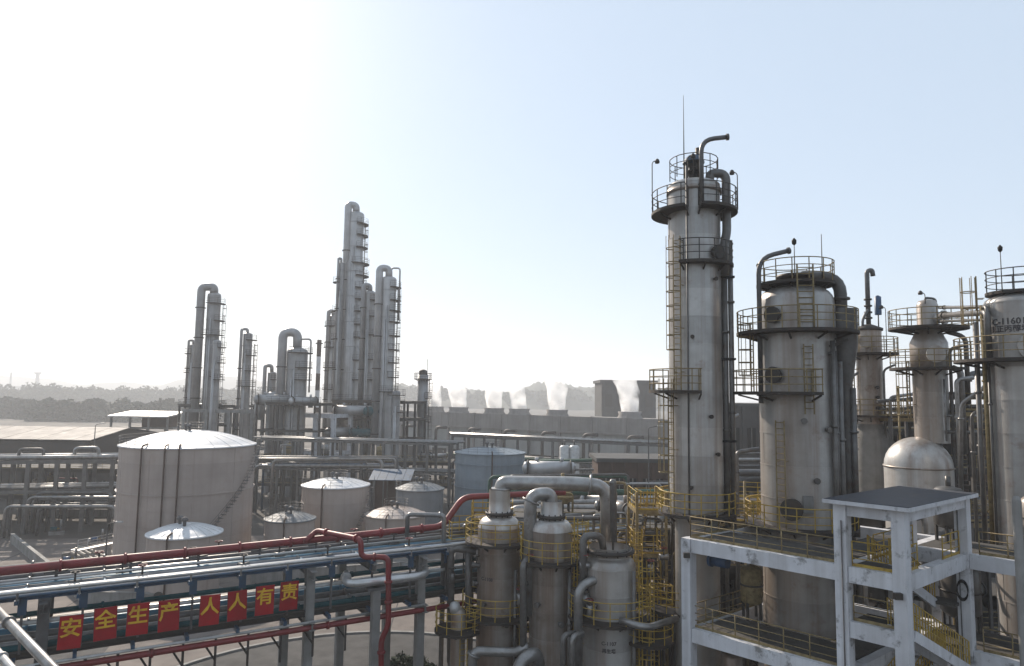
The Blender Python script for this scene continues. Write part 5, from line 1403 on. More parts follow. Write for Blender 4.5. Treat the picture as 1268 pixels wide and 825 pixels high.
for v_, c_, r_, z_, yt, yb in ((v1, c1, r1, z1, 668, 900), (v2, c2, r2, z2, 640, 900), (v3, c3, r3, z3, 690, 900)):
    ladder(v_, pol(c_, r_ + 0.35, 330), 330, z_(yb), z_(yt), 'yellow', True, r=0.028)
    for k, ph in enumerate((200, 235, 290, 318)):
        nozzle(v_, c_, r_, ph, z_(720 + 22 * k), 0.1, 0.3)
    p = pol(c_, r_ + 0.25, 312)
    pipe('downpipe', [p + Vector((0, 0, z_(700))), p + Vector((0, 0, 1))], 0.11, 'grey_pipe', v_, flanges=[0.3])
manhole(v3, c3, r3, 205, z3(738), 0.5, 0.55, mat='silver_pipe')
# duct arching over from the left vessel
zd = at(690, 600, 41.5).z
b = at(757, 640, 41.5)
pipe('overhead_duct', [Vector((c1.x + 0.1, c1.y, z1(612))), Vector((c1.x + 0.1, c1.y, zd)), Vector((at(715, 600, 41.5).x, 41.6, zd + 0.05)), Vector((at(752, 604, 41.5).x, 41.5, zd - 0.1)), Vector((b.x - 0.2, 41.5, at(752, 690, 41.5).z))], 0.42, 'silver_pipe', None, 'big grey duct arching from the left near vessel to the right', rad=1.0, seg=20, flanges=[0.03, 0.55, 0.97])
pipe('overhead_duct', [Vector((c2.x - 1.2, c2.y - 0.2, z2(760))), Vector((c2.x - 1.2, c2.y - 0.2, at(655, 612, 40).z)), Vector((c2.x + 0.0, c2.y, at(680, 611, 40).z)), Vector((c2.x, c2.y, z2(630)))], 0.36, 'silver_pipe', None, 'silver duct bending over the middle near vessel', rad=0.8, seg=18, flanges=[0.75])
pipe('overhead_duct', [at(758, 600, 40.2), at(759, 572, 40.2) if False else at(759, 596, 40.2), at(760, 690, 40.2)], 0.2, 'grey_pipe', None, 'thin upright pipe beside the end of the big arched duct')
pipe('overhead_duct', [at(722, 760, 38.2), at(722, 664, 38.2), at(744, 663, 38.6), at(748, 684, 39)], 0.2, 'grey_pipe', None, 'cranked grey pipe on the left of the silvery near vessel', rad=0.4, flanges=[0.2])
pipe('overhead_duct', [at(716, 830, 37.5), at(716, 728, 37.5), at(738, 716, 38.0), at(746, 730, 38.4)], 0.24, 'silver_pipe', None, 'silver elbow pipe low on the left of the silvery vessel', rad=0.7, flanges=[0.3])
for k, (pts, r, mat, lab) in enumerate([
    ([at(648, 860, 39), at(648, 700, 39), at(655, 690, 39.4)], 0.2, 'grey_pipe', 'upright grey pipe between the left and middle near vessels'),
    ([at(558, 820, 42), at(558, 678, 42), at(590, 683, 42)], 0.22, 'grey_pipe', 'grey elbow pipe feeding the left near vessel'),
    ([at(580, 780, 42), at(580, 684, 42)], 0.2, 'grey_pipe', 'upright pipe behind the feed elbow of the left vessel'),
    ([at(585, 860, 39), at(585, 806, 39), at(640, 808, 39), at(655, 800, 39)], 0.26, 'silver_pipe', 'thick silver pipe crossing the foot of the left vessel'),
    ([at(640, 870, 37), at(642, 822, 37), at(664, 806, 37.5), at(668, 830, 38)], 0.34, 'silver_pipe', 'thick silver elbow at the foot of the middle vessel'),
    ([at(697, 880, 36), at(697, 786, 36), at(712, 784, 36.5)], 0.14, 'grey_pipe', 'left of two low bent pipes beside the silvery vessel'),
    ([at(708, 880, 36), at(708, 788, 36), at(722, 784, 36.5)], 0.14, 'silver_pipe', 'second of two low bent pipes beside the silvery vessel')]):
    pipe('process_pipe', pts, r, mat, None, lab, rad=0.5, flanges=[0.4] if k % 2 else [])
# pipe bridge low on the right of the silvery vessel
pipe('process_pipe', [at(768, 768, 36.5), at(800, 778, 35.6), at(838, 766, 37.5)], 0.17, 'silver_pipe', None, 'silver pipe bending round below the caged platform', rad=0.6)
# small round platform tower at the left of the vessels
c = at(567, 790, 41); z = lambda y: at(567, y, 41).z
t = thing('small_column', 'small capped column with round platform left of the near vessels', 'column', (c.x, c.y, 0))
MB().lathe([(0.42, 0), (0.42, z(762)), (0.36, z(756)), (0.02, z(750))], c, 24).build('shell', 'cladding_brown', t)
MB().lathe([(0.02, z(744)), (0.25, z(746)), (0.32, z(752)), (0.25, z(758)), (0.02, z(760))], (c.x - 0.2, c.y - 0.1), 18).build('valve_cap', 'white_metal', t)
platform(t, c, 0.45, 1.35, z(778), 20, 340, 'yellow', rr=0.026)
ladder(t, pol(c, 0.75, 300), 300, 1, z(778), 'yellow', False)
# yellow stair tower between the silvery vessel and the tallest tower
a = at(792, 700, 44); b = at(826, 700, 43)
zt_ = at(810, 632, 44).z
t = thing('stair_tower', 'yellow steel stair tower left of the tallest tower', 'stair tower', ((a.x + b.x) / 2, 44, 0))
pts = [Vector((a.x - 0.3, 43.2, 0)), Vector((b.x, 43.2, 0)), Vector((b.x, 46.2, 0)), Vector((a.x - 0.3, 46.2, 0))]
for p in pts: MB().bar(p, p + Vector((0, 0, zt_ + 1.2)), 0.16, 0.16).build('post', 'yellow_faded', t)
nlev = 5
for k in range(nlev):
    z_ = zt_ - k * 2.6
    for i in range(4):
        MB().bar(pts[i] + Vector((0, 0, z_)), pts[(i + 1) % 4] + Vector((0, 0, z_)), 0.12, 0.2).build('beam', 'yellow_faded', t)
    MB().box(((pts[0].x + pts[1].x) / 2, 43.7, z_ + 0.13), (pts[1].x - pts[0].x, 0.9, 0.06)).build('landing', 'grate', t)
    rail_mesh([pts[3] + Vector((0, 0, z_ + 0.12)), pts[0] + Vector((0, 0, z_ + 0.12)), pts[1] + Vector((0, 0, z_ + 0.12)), pts[2] + Vector((0, 0, z_ + 0.12))], 1.1, 0.028, 0.8).build('railing', 'yellow', t)
    p0 = Vector((pts[0].x + 0.45 + 0.9 * (k % 2), 44.2, z_ + 0.1)); p1 = Vector((p0.x, 46.0, z_ - 2.5))
    if k % 2: p0, p1 = Vector((p0.x, 44.2, z_ - 2.5)), Vector((p0.x, 46.0, z_ + 0.1))
    st = MB()
    for s_ in (-0.4, 0.4): st.bar(p0 + Vector((s_, 0, 0)), p1 + Vector((s_, 0, 0)), 0.06, 0.24)
    o = st.build('stair_flight', 'yellow_faded', t)
    for j in range(9):
        q = p0.lerp(p1, (j + 0.5) / 9); MB().box(q + Vector((0, 0, 0.1)), (0.8, 0.24, 0.03)).build('tread', 'grate', o)
    rail_mesh([p0 + Vector((0.4, 0, 0.1)), p1 + Vector((0.4, 0, 0.1))], 1.0, 0.025, 0.6, toe=False).build('stair_railing', 'yellow', o)
# half-round caged platforms below it
for k, (px, py, Y, r, lab) in enumerate([(836, 752, 40.0, 1.45, 'upper half-round yellow-railed platform beside the stair tower'), (803, 790, 38.5, 1.35, 'lower half-round yellow-railed platform beside the silvery vessel')]):
    p = at(px, py, Y)
    t = thing('service_platform', lab, 'platform', (p.x, p.y, 0))
    MB().lathe([(0.12, 0), (0.12, p.z - 0.1)], p, 10).build('post', 'grey_steel', t)
    platform(t, p, 0.12, r, p.z, 150 if k == 0 else 0, 330 if k == 0 else 360, 'yellow', rr=0.026)
    ladder(t, pol(p, r * 0.8, 60), 60, 0.2, p.z, 'yellow', False)

# ================================================================== EQUIPMENT INSIDE AND BEHIND THE FRAME
def drum(p, r, h, mat, label, legs=4, name='process_drum', group=None):
    t = thing(name, label, 'drum', (p.x, p.y, p.z), group)
    z0 = p.z + 0.9
    MB().lathe([(0.05, z0 - r * 0.4), (r * 0.7, z0 - r * 0.28), (r, z0), (r, z0 + h), (r * 0.8, z0 + h + r * 0.25), (0.05, z0 + h + r * 0.42)], p, 26).build('shell', mat, t)
    for k in range(legs):
        q = pol(p, r * 0.86, 45 + 360 / legs * k, p.z)
        MB().bar(q, q + Vector((0, 0, 1.2)), 0.12, 0.12).build('leg', 'dark_steel', t)
    MB().tube([(p.x, p.y, z0 + h + r * 0.35), (p.x, p.y, z0 + h + r * 0.4 + 0.5)], r * 0.18, 10).build('nozzle', mat, t)
    MB().lathe([(r, z0 + h * 0.5), (r + 0.05, z0 + h * 0.5), (r + 0.05, z0 + h * 0.5 + 0.08), (r, z0 + h * 0.5 + 0.08)], p, 26).build('band', 'dark_steel', t)
    return t
drum(fp(L1 - 1.2, 3.6, ZB), 0.55, 1.6, 'yellow_faded', 'brownish drum on the middle floor left of the widest tower')
drum(fp(L1 - 1.0, 5.6, ZB), 0.6, 1.9, 'grey_pipe', 'grey drum deeper on the middle floor left of the widest tower')
drum(fp(L1 - 0.9, 2.2, ZC_), 0.55, 1.8, 'cladding_brown', 'brown drum on the lowest visible floor of the frame')
drum(fp(-2.4, M4 + 2.4, ZA), 0.8, 1.5, 'cladding_brown', 'brown drum on the top floor right of the stair bay')
drum(fp(1.4, M4 + 2.6, ZA), 0.7, 1.6, 'grey_pipe', 'grey drum on the top floor behind the stair bay')
drum(fp(-3.0, M4 + 2.2, ZB), 0.8, 1.7, 'dark_pipe', 'dark drum on the middle floor right of the stair bay')
drum(fp(1.2, M4 + 3.0, ZB), 0.9, 2.0, 'grey_pipe', 'grey drum on the middle floor behind the stair flight')
rr = random.Random(21)
for k in range(12):
    a_ = rr.uniform(L2 + 0.4, L1 + 2.5); b_ = rr.uniform(DEP + 0.8, DEP + 5); zt_ = rr.uniform(ZB + 1, ZA + 0.6)
    q = fp(a_, b_)
    d_ = rr.choice([e1, e2, -e2])
    pipe('process_pipe', [q, q + Vector((0, 0, zt_)), q + Vector((0, 0, zt_)) + d_ * rr.uniform(1.5, 4)], rr.uniform(0.08, 0.2), rr.choice(['grey_pipe', 'silver_pipe', 'yellow_faded', 'dark_pipe']), None, 'bent pipe standing in the tangle behind the white frame', 'pipe', 'tangle of pipes behind the white frame', rad=0.4)
# yellow-railed working platforms between the tall towers
def deck(name, label, px, py, Y, w, d, rz=0.0, rail='yellow'):
    p = at(px, py, Y); u_ = Vector((math.cos(rz), math.sin(rz), 0)); n_ = Vector((-u_.y, u_.x, 0))
    t = thing(name, label, 'platform', (p.x, p.y, 0))
    cs = [p + u_ * (s1 * w / 2) + n_ * (s2 * d / 2) for s1, s2 in ((-1, -1), (1, -1), (1, 1), (-1, 1))]
    MB().prism([(q.x, q.y) for q in cs], p.z - 0.12, p.z).build('deck', 'grate', t)
    for q in cs: MB().bar((q.x, q.y, 0), (q.x, q.y, p.z - 0.12), 0.18, 0.18).build('post', 'grey_steel', t)
    for i in range(4):
        MB().bar(cs[i] + Vector((0, 0, -0.25)), cs[(i + 1) % 4] + Vector((0, 0, -0.25)), 0.12, 0.26).build('beam', 'yellow_faded', t)
    rail_mesh([Vector(q) for q in cs], 1.1, 0.03, 0.9, True).build('railing', rail, t)
    return t
deck('service_platform', 'yellow-railed deck between the tallest and the widest tower', 908, 640, 46, 3.4, 3, R_(-15))
deck('service_platform', 'yellow-railed deck further back between the two tall towers', 925, 618, 54, 4, 3, R_(-15))
deck('service_platform', 'yellow-railed deck above the middle near vessel', 610, 640, 46, 2.6, 2.6, 0)
deck('service_platform', 'yellow-railed deck behind the silvery near vessel', 745, 668, 46, 4.5, 2.5, R_(8))
deck('service_platform', 'yellow-railed deck just left of the tallest tower', 815, 628, 47, 2.6, 2.2, R_(5))
deck('service_platform', 'yellow-railed deck behind the roofed stair bay', 1095, 612, 56, 6, 3, R_(10), 'yellow_faded')
deck('service_platform', 'yellow-railed deck below the tower with lettering', 1212, 640, 45, 4, 3, R_(10), 'yellow_faded')

# ================================================================== CLUTTER OF THE MIDDLE GROUND
def pump(p, rz, mat, label, group):
    d = Vector((math.cos(rz), math.sin(rz), 0)); p = Vector(p)
    t = thing('pump', label, 'pump', p, group)
    MB().box(p + Vector((0, 0, 0.2)), (1.9, 0.8, 0.4), rz).build('plinth', 'pale_concrete', t)
    MB().tube([p - d * 0.75 + Vector((0, 0, 0.8)), p + Vector((0, 0, 0.8))], 0.3, 12).build('motor', mat, t)
    MB().tube([p + d * 0.3 + Vector((0, 0, 0.75)), p + d * 0.6 + Vector((0, 0, 0.75))], 0.36, 14).build('casing', 'grey_steel', t)
    MB().tube([p + Vector((0, 0, 0.8)), p + d * 0.3 + Vector((0, 0, 0.8))], 0.1, 8).build('shaft_guard', 'yellow', t)
    MB().tube([p + d * 0.45 + Vector((0, 0, 1.0)), p + d * 0.45 + Vector((0, 0, 2.0))], 0.12, 8).build('outlet', 'silver_pipe', t)
    return t
rr = random.Random(5)
for k in range(4):
    q = onz(70 + 17 * k, 662 + 13 * ((k * 3) % 4), 0)
    pump((q.x, q.y, 0), R_(31), 'lamp_blue' if k % 2 else 'teal_paint', 'pump in the yard left of the largest tank, ' + ORL[k], 'pumps in the yard by the largest tank')
for k in range(6):
    q = onz(560 + 22 * k, 668 - 2 * k, 0)
    pump((q.x, q.y, 0), R_(-10), 'teal_paint', 'pump in the yard by the tall blue tank, ' + ORL[k], 'pumps in the yard by the blue tank')
# bund walls
def bund(pts, label, h=1.1):
    pts = [Vector((p.x, p.y, 0)) for p in pts]
    t = thing('bund_wall', label, 'wall', pts[0])
    for i in range(len(pts) - 1):
        a, b = pts[i], pts[i + 1]; n = max(1, int((b - a).length / 5))
        for k in range(n):
            p, q = a.lerp(b, k / n), a.lerp(b, (k + 1) / n); d = (q - p).normalized() * 0.02
            MB().bar(p + d + Vector((0, 0, h / 2)), q - d + Vector((0, 0, h / 2)), 0.3, h).build('wall_panel', 'pale_concrete', t)
            MB().bar(p + d + Vector((0, 0, h + 0.05)), q - d + Vector((0, 0, h + 0.05)), 0.4, 0.1).build('coping', 'pale_concrete', t)
bund([onz(14, 672, 0), onz(105, 748, 0), onz(330, 755, 0)], 'low pale bund wall running out from the largest tank yard')
bund([onz(310, 722, 0), onz(560, 705, 0), onz(568, 665, 0)], 'low pale bund wall in front of the medium tanks')
bund([onz(140, 640, 0), onz(20, 640, 0)], 'low pale bund wall below the left edge rack')
# pale pipe trestles lying in the sunlit yard
for k in range(4):
    a = onz(88 + 8 * k, 684 - k, 0.8); b = onz(150 + 8 * k, 716 - k, 0.8)
    pipe('yard_pipe', [a, b], 0.16 + 0.04 * (k % 2), 'silver_pipe', None, 'silver pipe lying low in the sunlit yard by the largest tank', 'pipe', 'low pipes in the sunlit yard')
for k in range(5):
    p = onz(92 + 15 * k, 690 + 7 * k, 0); o = MB().box((p.x, p.y, 0.32), (2.6, 0.3, 0.62), R_(40))
    tag(o.build('pipe_sleeper', 'pale_concrete'), 'concrete sleeper under the low yard pipes', 'support', 'sleepers under the low yard pipes')
# loading walkway with white stair beside the largest tank
p0, p1 = onz(92, 682, 1.6), onz(140, 672, 1.6)
t = thing('walkway', 'white stepped walkway beside the largest tank', 'walkway', (p0.x, p0.y, 0))
MB().bar(p0, p1, 1.3, 0.12).build('deck', 'white_metal', t)
for f_ in (0.05, 0.5, 0.95):
    q = p0.lerp(p1, f_); MB().bar((q.x, q.y, 0), (q.x, q.y, 1.55), 0.16).build('post', 'white_metal', t)
rail_mesh([p0 + Vector((0, 0.6, 0.06)), p1 + Vector((0, 0.6, 0.06))], 1.0, 0.03, 1.2).build('railing', 'white_metal', t)
# middle ground pipes, exchangers and drums behind the rack of vessels
for k, (px, py, Y, L, r, rz, mat, lab) in enumerate([
    (690, 612, 84, 8, 0.9, 8, 'silver_pipe', 'silver exchanger on the ground behind the big arched duct'),
    (770, 622, 78, 8, 0.8, -5, 'silver_pipe', 'silver exchanger near the foot of the tallest tower'),
    (735, 640, 66, 7, 0.8, 5, 'grey_pipe', 'grey exchanger right behind the big arched duct'),
    (795, 645, 62, 5, 0.7, 10, 'silver_pipe', 'short silver exchanger behind the yellow stair tower'),
    (680, 580, 100, 6, 1.0, 0, 'far_steel_pale', 'pale exchanger right of the tall blue tank'),
    (905, 600, 70, 6, 0.9, 0, 'grey_pipe', 'grey exchanger seen between the two tall towers')]):
    p = at(px, py, Y); zb = max(0.0, p.z - r - 0.5)
    if zb > 0.6:
        u_ = Vector((math.cos(R_(rz)), math.sin(R_(rz)), 0))
        open_frame('exchanger_stand', 'steel stand under the ' + lab, p - u_ * (L * 0.42) - Vector((0, 0.7, 0)), p + u_ * (L * 0.42) - Vector((0, 0.7, 0)), 1.6, [max(0.5, zb - 0.02)], 2, 'grey_steel', 0.22, 0.25, cat='stand')
    exchanger((p.x, p.y, zb), L, r, R_(rz), mat, lab, 'heat exchangers of the middle ground')
rr = random.Random(9)
def pipe_bundle(label, group, px0, px1, py, Y0, Y1, n, spread, rs, mats):
    for k in range(n):
        dy = spread * k; a = at(px0, py, Y0); b = at(px1, py, Y1); dz = rr.uniform(-1.2, 1.2)
        a = a + Vector((rr.uniform(-3, 3), dy, dz)); b = b + Vector((rr.uniform(-3, 3), dy, dz)); r = rr.choice(rs)
        pts = [Vector((a.x, a.y, 0.3)), a, b, Vector((b.x, b.y, 0.3))]
        mt_ = rr.choice(mats)
        pipe('process_pipe', pts, r, mt_, None, COLN[mt_] + ' ' + label + ', ' + ORD[k], 'pipe', group, rad=r * 4, seg=10)
pipe_bundle('pipe spanning the ground behind the near vessels', 'pipes behind the near vessels', 640, 830, 628, 62, 60, 8, 2.6, [0.12, 0.2, 0.3], ['silver_pipe', 'grey_pipe', 'silver_pipe', 'green_paint'])
pipe_bundle('pipe spanning the far ground right of the blue tank', 'pipes right of the blue tank', 655, 830, 590, 96, 88, 7, 2.2, [0.15, 0.25, 0.35], ['silver_pipe', 'green_paint', 'grey_pipe', 'dark_pipe'])
pipe_bundle('pipe spanning the dark ground behind the medium tank', 'pipes behind the medium tank', 318, 470, 575, 112, 108, 7, 1.4, [0.14, 0.2, 0.28], ['silver_pipe', 'grey_pipe', 'blue_steel', 'dark_pipe'])
pipe_bundle('pipe spanning the ground between the slim towers', 'pipes between the slim towers', 1040, 1120, 560, 66, 64, 6, 1.6, [0.12, 0.2], ['grey_pipe', 'dark_pipe', 'silver_pipe'])
pipe_bundle('pipe spanning the ground behind the two tall towers', 'pipes behind the two tall towers', 895, 1040, 585, 60, 60, 6, 2.0, [0.12, 0.2, 0.3], ['grey_pipe', 'silver_pipe', 'dark_pipe'])
pipe_bundle('pipe spanning the yard below the left edge rack', 'pipes below the left edge rack', 10, 140, 620, 94, 96, 7, 0.9, [0.14, 0.22], ['silver_pipe', 'grey_pipe', 'dark_pipe'])
# two slim white surge drums with ladder, right of the blue tank
for k, px in enumerate((699, 711)):
    b = at(px, 580, 118); zt_ = at(px, 551, 118).z
    t = thing('surge_drum', ['left one of two slim white upright drums near the blue tank', 'right one of two slim white upright drums near the blue tank'][k], 'drum', (b.x, b.y, 0))
    MB().lathe([(0.85, 0), (0.85, zt_ - 0.4), (0.6, zt_ - 0.1), (0.02, zt_)], b, 20).build('shell', 'white_metal', t)
    MB().lathe([(0.85, zt_ * 0.5), (0.93, zt_ * 0.5), (0.93, zt_ * 0.5 + 0.15), (0.85, zt_ * 0.5 + 0.15)], b, 20).build('band', 'grey_steel', t)
    MB().tube([(b.x, b.y, zt_ - 0.1), (b.x, b.y, zt_ + 0.8)], 0.15, 8).build('vent', 'grey_steel', t)
# teal-roofed shelter in the dark middle
a = at(458, 594, 104)
t = thing('pump_shelter', 'blue-roofed pump shelter under the long middle rack', 'shelter', (a.x, 104, 0))
for k in range(5):
    x0 = a.x + k * 1.25
    MB().add([Vector((x0, 103, a.z)), Vector((x0 + 1.2, 103, a.z)), Vector((x0 + 1.2, 107, a.z + 1.2)), Vector((x0, 107, a.z + 1.2)), Vector((x0, 103, a.z + 0.08)), Vector((x0 + 1.2, 103, a.z + 0.08)), Vector((x0 + 1.2, 107, a.z + 1.28)), Vector((x0, 107, a.z + 1.28))], [(3, 2, 1, 0), (4, 5, 6, 7), (0, 1, 5, 4), (1, 2, 6, 5), (2, 3, 7, 6), (3, 0, 4, 7)]).build('roof_sheet', 'blue_steel', t)
for k in range(4):
    for y in (103.3, 106.7): MB().bar((a.x + 0.2 + 1.93 * k, y, 0), (a.x + 0.2 + 1.93 * k, y, a.z + (0.05 if y < 105 else 1.05)), 0.18).build('post', 'grey_steel', t)
MB().box((a.x + 3.1, 106.9, a.z / 2), (6.0, 0.15, a.z)).build('back_wall', 'brown_wall', t)
# street lights
for k, (px, py, Y, lab) in enumerate([(803, 535, 88, 'thin grey lamp mast left of the tallest tower'), (133, 655, 74, 'short lamp post at the edge of the sunlit yard'), (118, 530, 118, 'lamp post in front of the long gable-roofed shed')]):
    p = at(px, py, Y)
    t = thing('lamp_mast', lab, 'lamp', (p.x, p.y, 0))
    MB().lathe([(0.12, 0), (0.07, p.z)], p, 8).build('mast', 'grey_steel', t)
    MB().tube(fillet([p, p + Vector((0, 0, 0.5)), p + Vector((1.2, -0.3, 0.8))], 0.4), 0.05, 6).build('arm', 'grey_steel', t)
    MB().box(p + Vector((1.4, -0.35, 0.8)), (0.7, 0.28, 0.14)).build('lamp_head', 'white_metal', t)
# small valves standing on the near rack
def valve(p, d, mat, label, group):
    p = Vector(p); t = thing('valve', label, 'valve', p, group)
    MB().tube([p - d * 0.28, p, p + d * 0.28], [0.2, 0.13, 0.2], 10).build('body', mat, t)
    MB().tube([p, p + Vector((0, 0, 0.55))], 0.05, 6).build('stem', 'dark_steel', t)
    ring = [p + Vector((0.2 * math.cos(a), 0.2 * math.sin(a), 0.55)) for a in [k * PI / 6 for k in range(12)]]
    MB().tube(ring, 0.025, 5, closed=True).build('hand_wheel', 'red_paint' if mat == 'silver_pipe' else 'dark_steel', t)
for k, (px, n_, z_) in enumerate(sorted([(92, 0.55, ZT + 0.3), (150, 1.85, ZT + 0.36), (175, 0.55, ZT + 0.3), (236, 3.25, ZT + 0.36), (300, 0.55, ZT + 0.3), (344, 1.85, ZT + 0.36), (404, 0.55, ZT + 0.3), (486, 1.85, ZT + 0.36), (505, 0.55, ZT + 0.3), (120, 4.1, ZT + 0.42), (268, 4.1, ZT + 0.42), (436, 4.1, ZT + 0.42)])):
    valve(rk(rk_t(px, 730, n_), n_, z_), U, 'silver_pipe' if k % 2 else 'grey_pipe', 'hand-wheel valve on the near rack, ' + ORL[k], 'valves on the near rack')
# ================================================================== PLANTING
def shrub(p, r, h, label, seed, group, n=420, name='shrub'):
    rs = random.Random(seed)
    t = thing(name, label, 'shrub', (p.x, p.y, 0), group)
    st = MB()
    for k in range(7):
        a = rs.uniform(0, 6.28); st.tube([(p.x, p.y, 0), (p.x + r * 0.3 * math.cos(a), p.y + r * 0.3 * math.sin(a), h * 0.4), (p.x + r * 0.6 * math.cos(a), p.y + r * 0.6 * math.sin(a), h * 0.75)], [0.06, 0.045, 0.02], 5)
    st.build('stems', 'bark', t)
    mb = MB()
    for k in range(n):
        d = Vector((rs.gauss(0, 1), rs.gauss(0, 1), rs.gauss(0, 1))).normalized() * rs.uniform(0.45, 1.05)
        q = Vector((p.x + d.x * r, p.y + d.y * r, h * 0.55 + d.z * h * 0.5))
        a = Vector((rs.gauss(0, 1), rs.gauss(0, 1), rs.gauss(0, 1))).normalized() * rs.uniform(0.12, 0.24); b = a.cross(Vector((rs.gauss(0, 1), rs.gauss(0, 1), rs.gauss(0, 1))).normalized()) * 0.5
        mb.add([q - a, q + b, q + a, q - b], [(0, 1, 2, 3)])
    mb.build('crown', 'leaf', t)
for k, (px, py, r, h) in enumerate([(478, 826, 0.9, 1.0), (497, 822, 1.0, 1.4), (515, 820, 0.9, 1.2), (530, 826, 0.7, 0.9)]):
    q = onz(px, py + 14, 0)
    shrub(q, r, h, ['low leftmost dark shrub at the foot of the rack posts', 'tallest dark shrub at the foot of the rack posts', 'second tallest dark shrub at the foot of the rack posts', 'small rightmost dark shrub at the foot of the rack posts'][k], 60 + k, 'shrubs below the near rack')

# ================================================================== OPEN FILLER BUILDINGS ADDED TO DARKEN THE GAPS BEHIND THE FOREGROUND
def filler_building(label, px0, px1, Y, depth, levels, nb, seed, nd=2, wall=False):
    f, p0, p1, u_, n_ = open_frame('filler_structure', label, at(px0, 640, Y), at(px1, 640, Y), depth, levels, nb, 'dark_steel', 0.35, 0.4, cat='structure', slab=levels, rail_top='yellow_faded', nd=nd)
    if wall:  # dark back panels added to shut out the bright ground behind
        L = (p1 - p0).length; n = int(L / 2.4); zt_ = levels[-1] - 0.3
        for k in range(n):
            q0 = p0 + u_ * (L * k / n + 0.03) + n_ * (depth + 0.4); q1 = p0 + u_ * (L * (k + 1) / n - 0.03) + n_ * (depth + 0.4 + 0.05 * (k % 2))
            MB().bar(q0 + Vector((0, 0, zt_ / 2)), q1 + Vector((0, 0, zt_ / 2)), 0.08, zt_).build('wall_panel', 'brown_wall' if (k // 4) % 2 else 'grey_wall', f)
    return p0, p1, u_, n_
EQ = [0]
def fill(p0, p1, u_, n_, levels, depth, seed, where, count):
    rs = random.Random(seed)
    L = (p1 - p0).length
    for k in range(count):
        z = rs.choice([0.0] + [q + 0.16 for q in levels]); q = p0 + u_ * rs.uniform(0.8, L - 0.8) + n_ * rs.uniform(0.9, depth - 0.9); q.z = z
        kind = rs.random(); EQ[0] += 1
        floor_ = ['the ground', 'the first deck', 'the second deck', 'the third deck', 'the top deck'][min(4, ([0.0] + [w + 0.16 for w in levels]).index(z))]
        if kind < 0.45: rd_ = rs.uniform(0.4, 0.8); mt_ = rs.choice(['grey_pipe', 'cladding_brown', 'yellow_faded', 'silver_pipe']); drum(q, rd_, rs.uniform(0.8, 1.7), mt_, '%s %s upright drum on %s of %s' % ('fat' if rd_ > 0.6 else 'slim', {'grey_pipe': 'grey', 'cladding_brown': 'brown', 'yellow_faded': 'yellowish', 'silver_pipe': 'silver'}[mt_], floor_, where), group='drums of ' + where)
        elif kind < 0.7: exchanger(q, rs.uniform(2.2, 3.6), rs.uniform(0.3, 0.5), rs.uniform(0, 3), rs.choice(['grey_pipe', 'silver_pipe', 'cladding_brown']), 'small exchanger on %s of %s' % (floor_, where), 'small exchangers of ' + where)
        else:
            h = rs.uniform(1.2, 2.6); d_ = u_ * rs.choice([-1, 1]) * rs.uniform(1, 3)
            pipe('process_pipe', [q, q + Vector((0, 0, h)), q + Vector((0, 0, h)) + d_], rs.uniform(0.07, 0.16), rs.choice(['silver_pipe', 'grey_pipe', 'yellow_faded', 'red_paint']), None, 'bent pipe on %s of %s' % (floor_, where), 'pipe', 'bent pipes of ' + where, rad=0.3)
lv = [4.2, 8.4, 12.2]
A_ = filler_building('dark open process building behind the white frame', 1000, 1290, 50, 9, lv, 6, 3, wall=True)
fill(*A_, lv, 9, 31, 'the building behind the white frame', 26)
lv = [5.0, 10.0, 14.0, 17.4]
A_ = filler_building('tall dark process building behind the domed drum', 1036, 1300, 63, 9, lv, 6, 8, wall=True)
fill(*A_, lv, 9, 36, 'the tall building behind the drum', 30)
lv = [4.2, 8.2, 11.6]
A_ = filler_building('dark open process building between the two tall towers', 875, 985, 50, 8, lv, 3, 4, wall=True)
fill(*A_, lv, 8, 32, 'the building between the tall towers', 20)
lv = [4.0, 7.8, 10.6]
A_ = filler_building('dark open process building behind the near vessels', 640, 830, 50, 8, lv, 5, 5)
fill(*A_, lv, 8, 33, 'the building behind the near vessels', 26)
lv = [4.0, 8.0]
A_ = filler_building('dark open process building below the left edge rack', -60, 136, 106, 7, lv, 7, 6, 1)
fill(*A_, lv, 7, 34, 'the building by the left rack', 16)
lv = [4.0, 8.0]
A_ = filler_building('dark open process building below the long middle rack', 316, 556, 124, 7, lv, 8, 7, 1)
fill(*A_, lv, 7, 35, 'the building by the middle rack', 18)

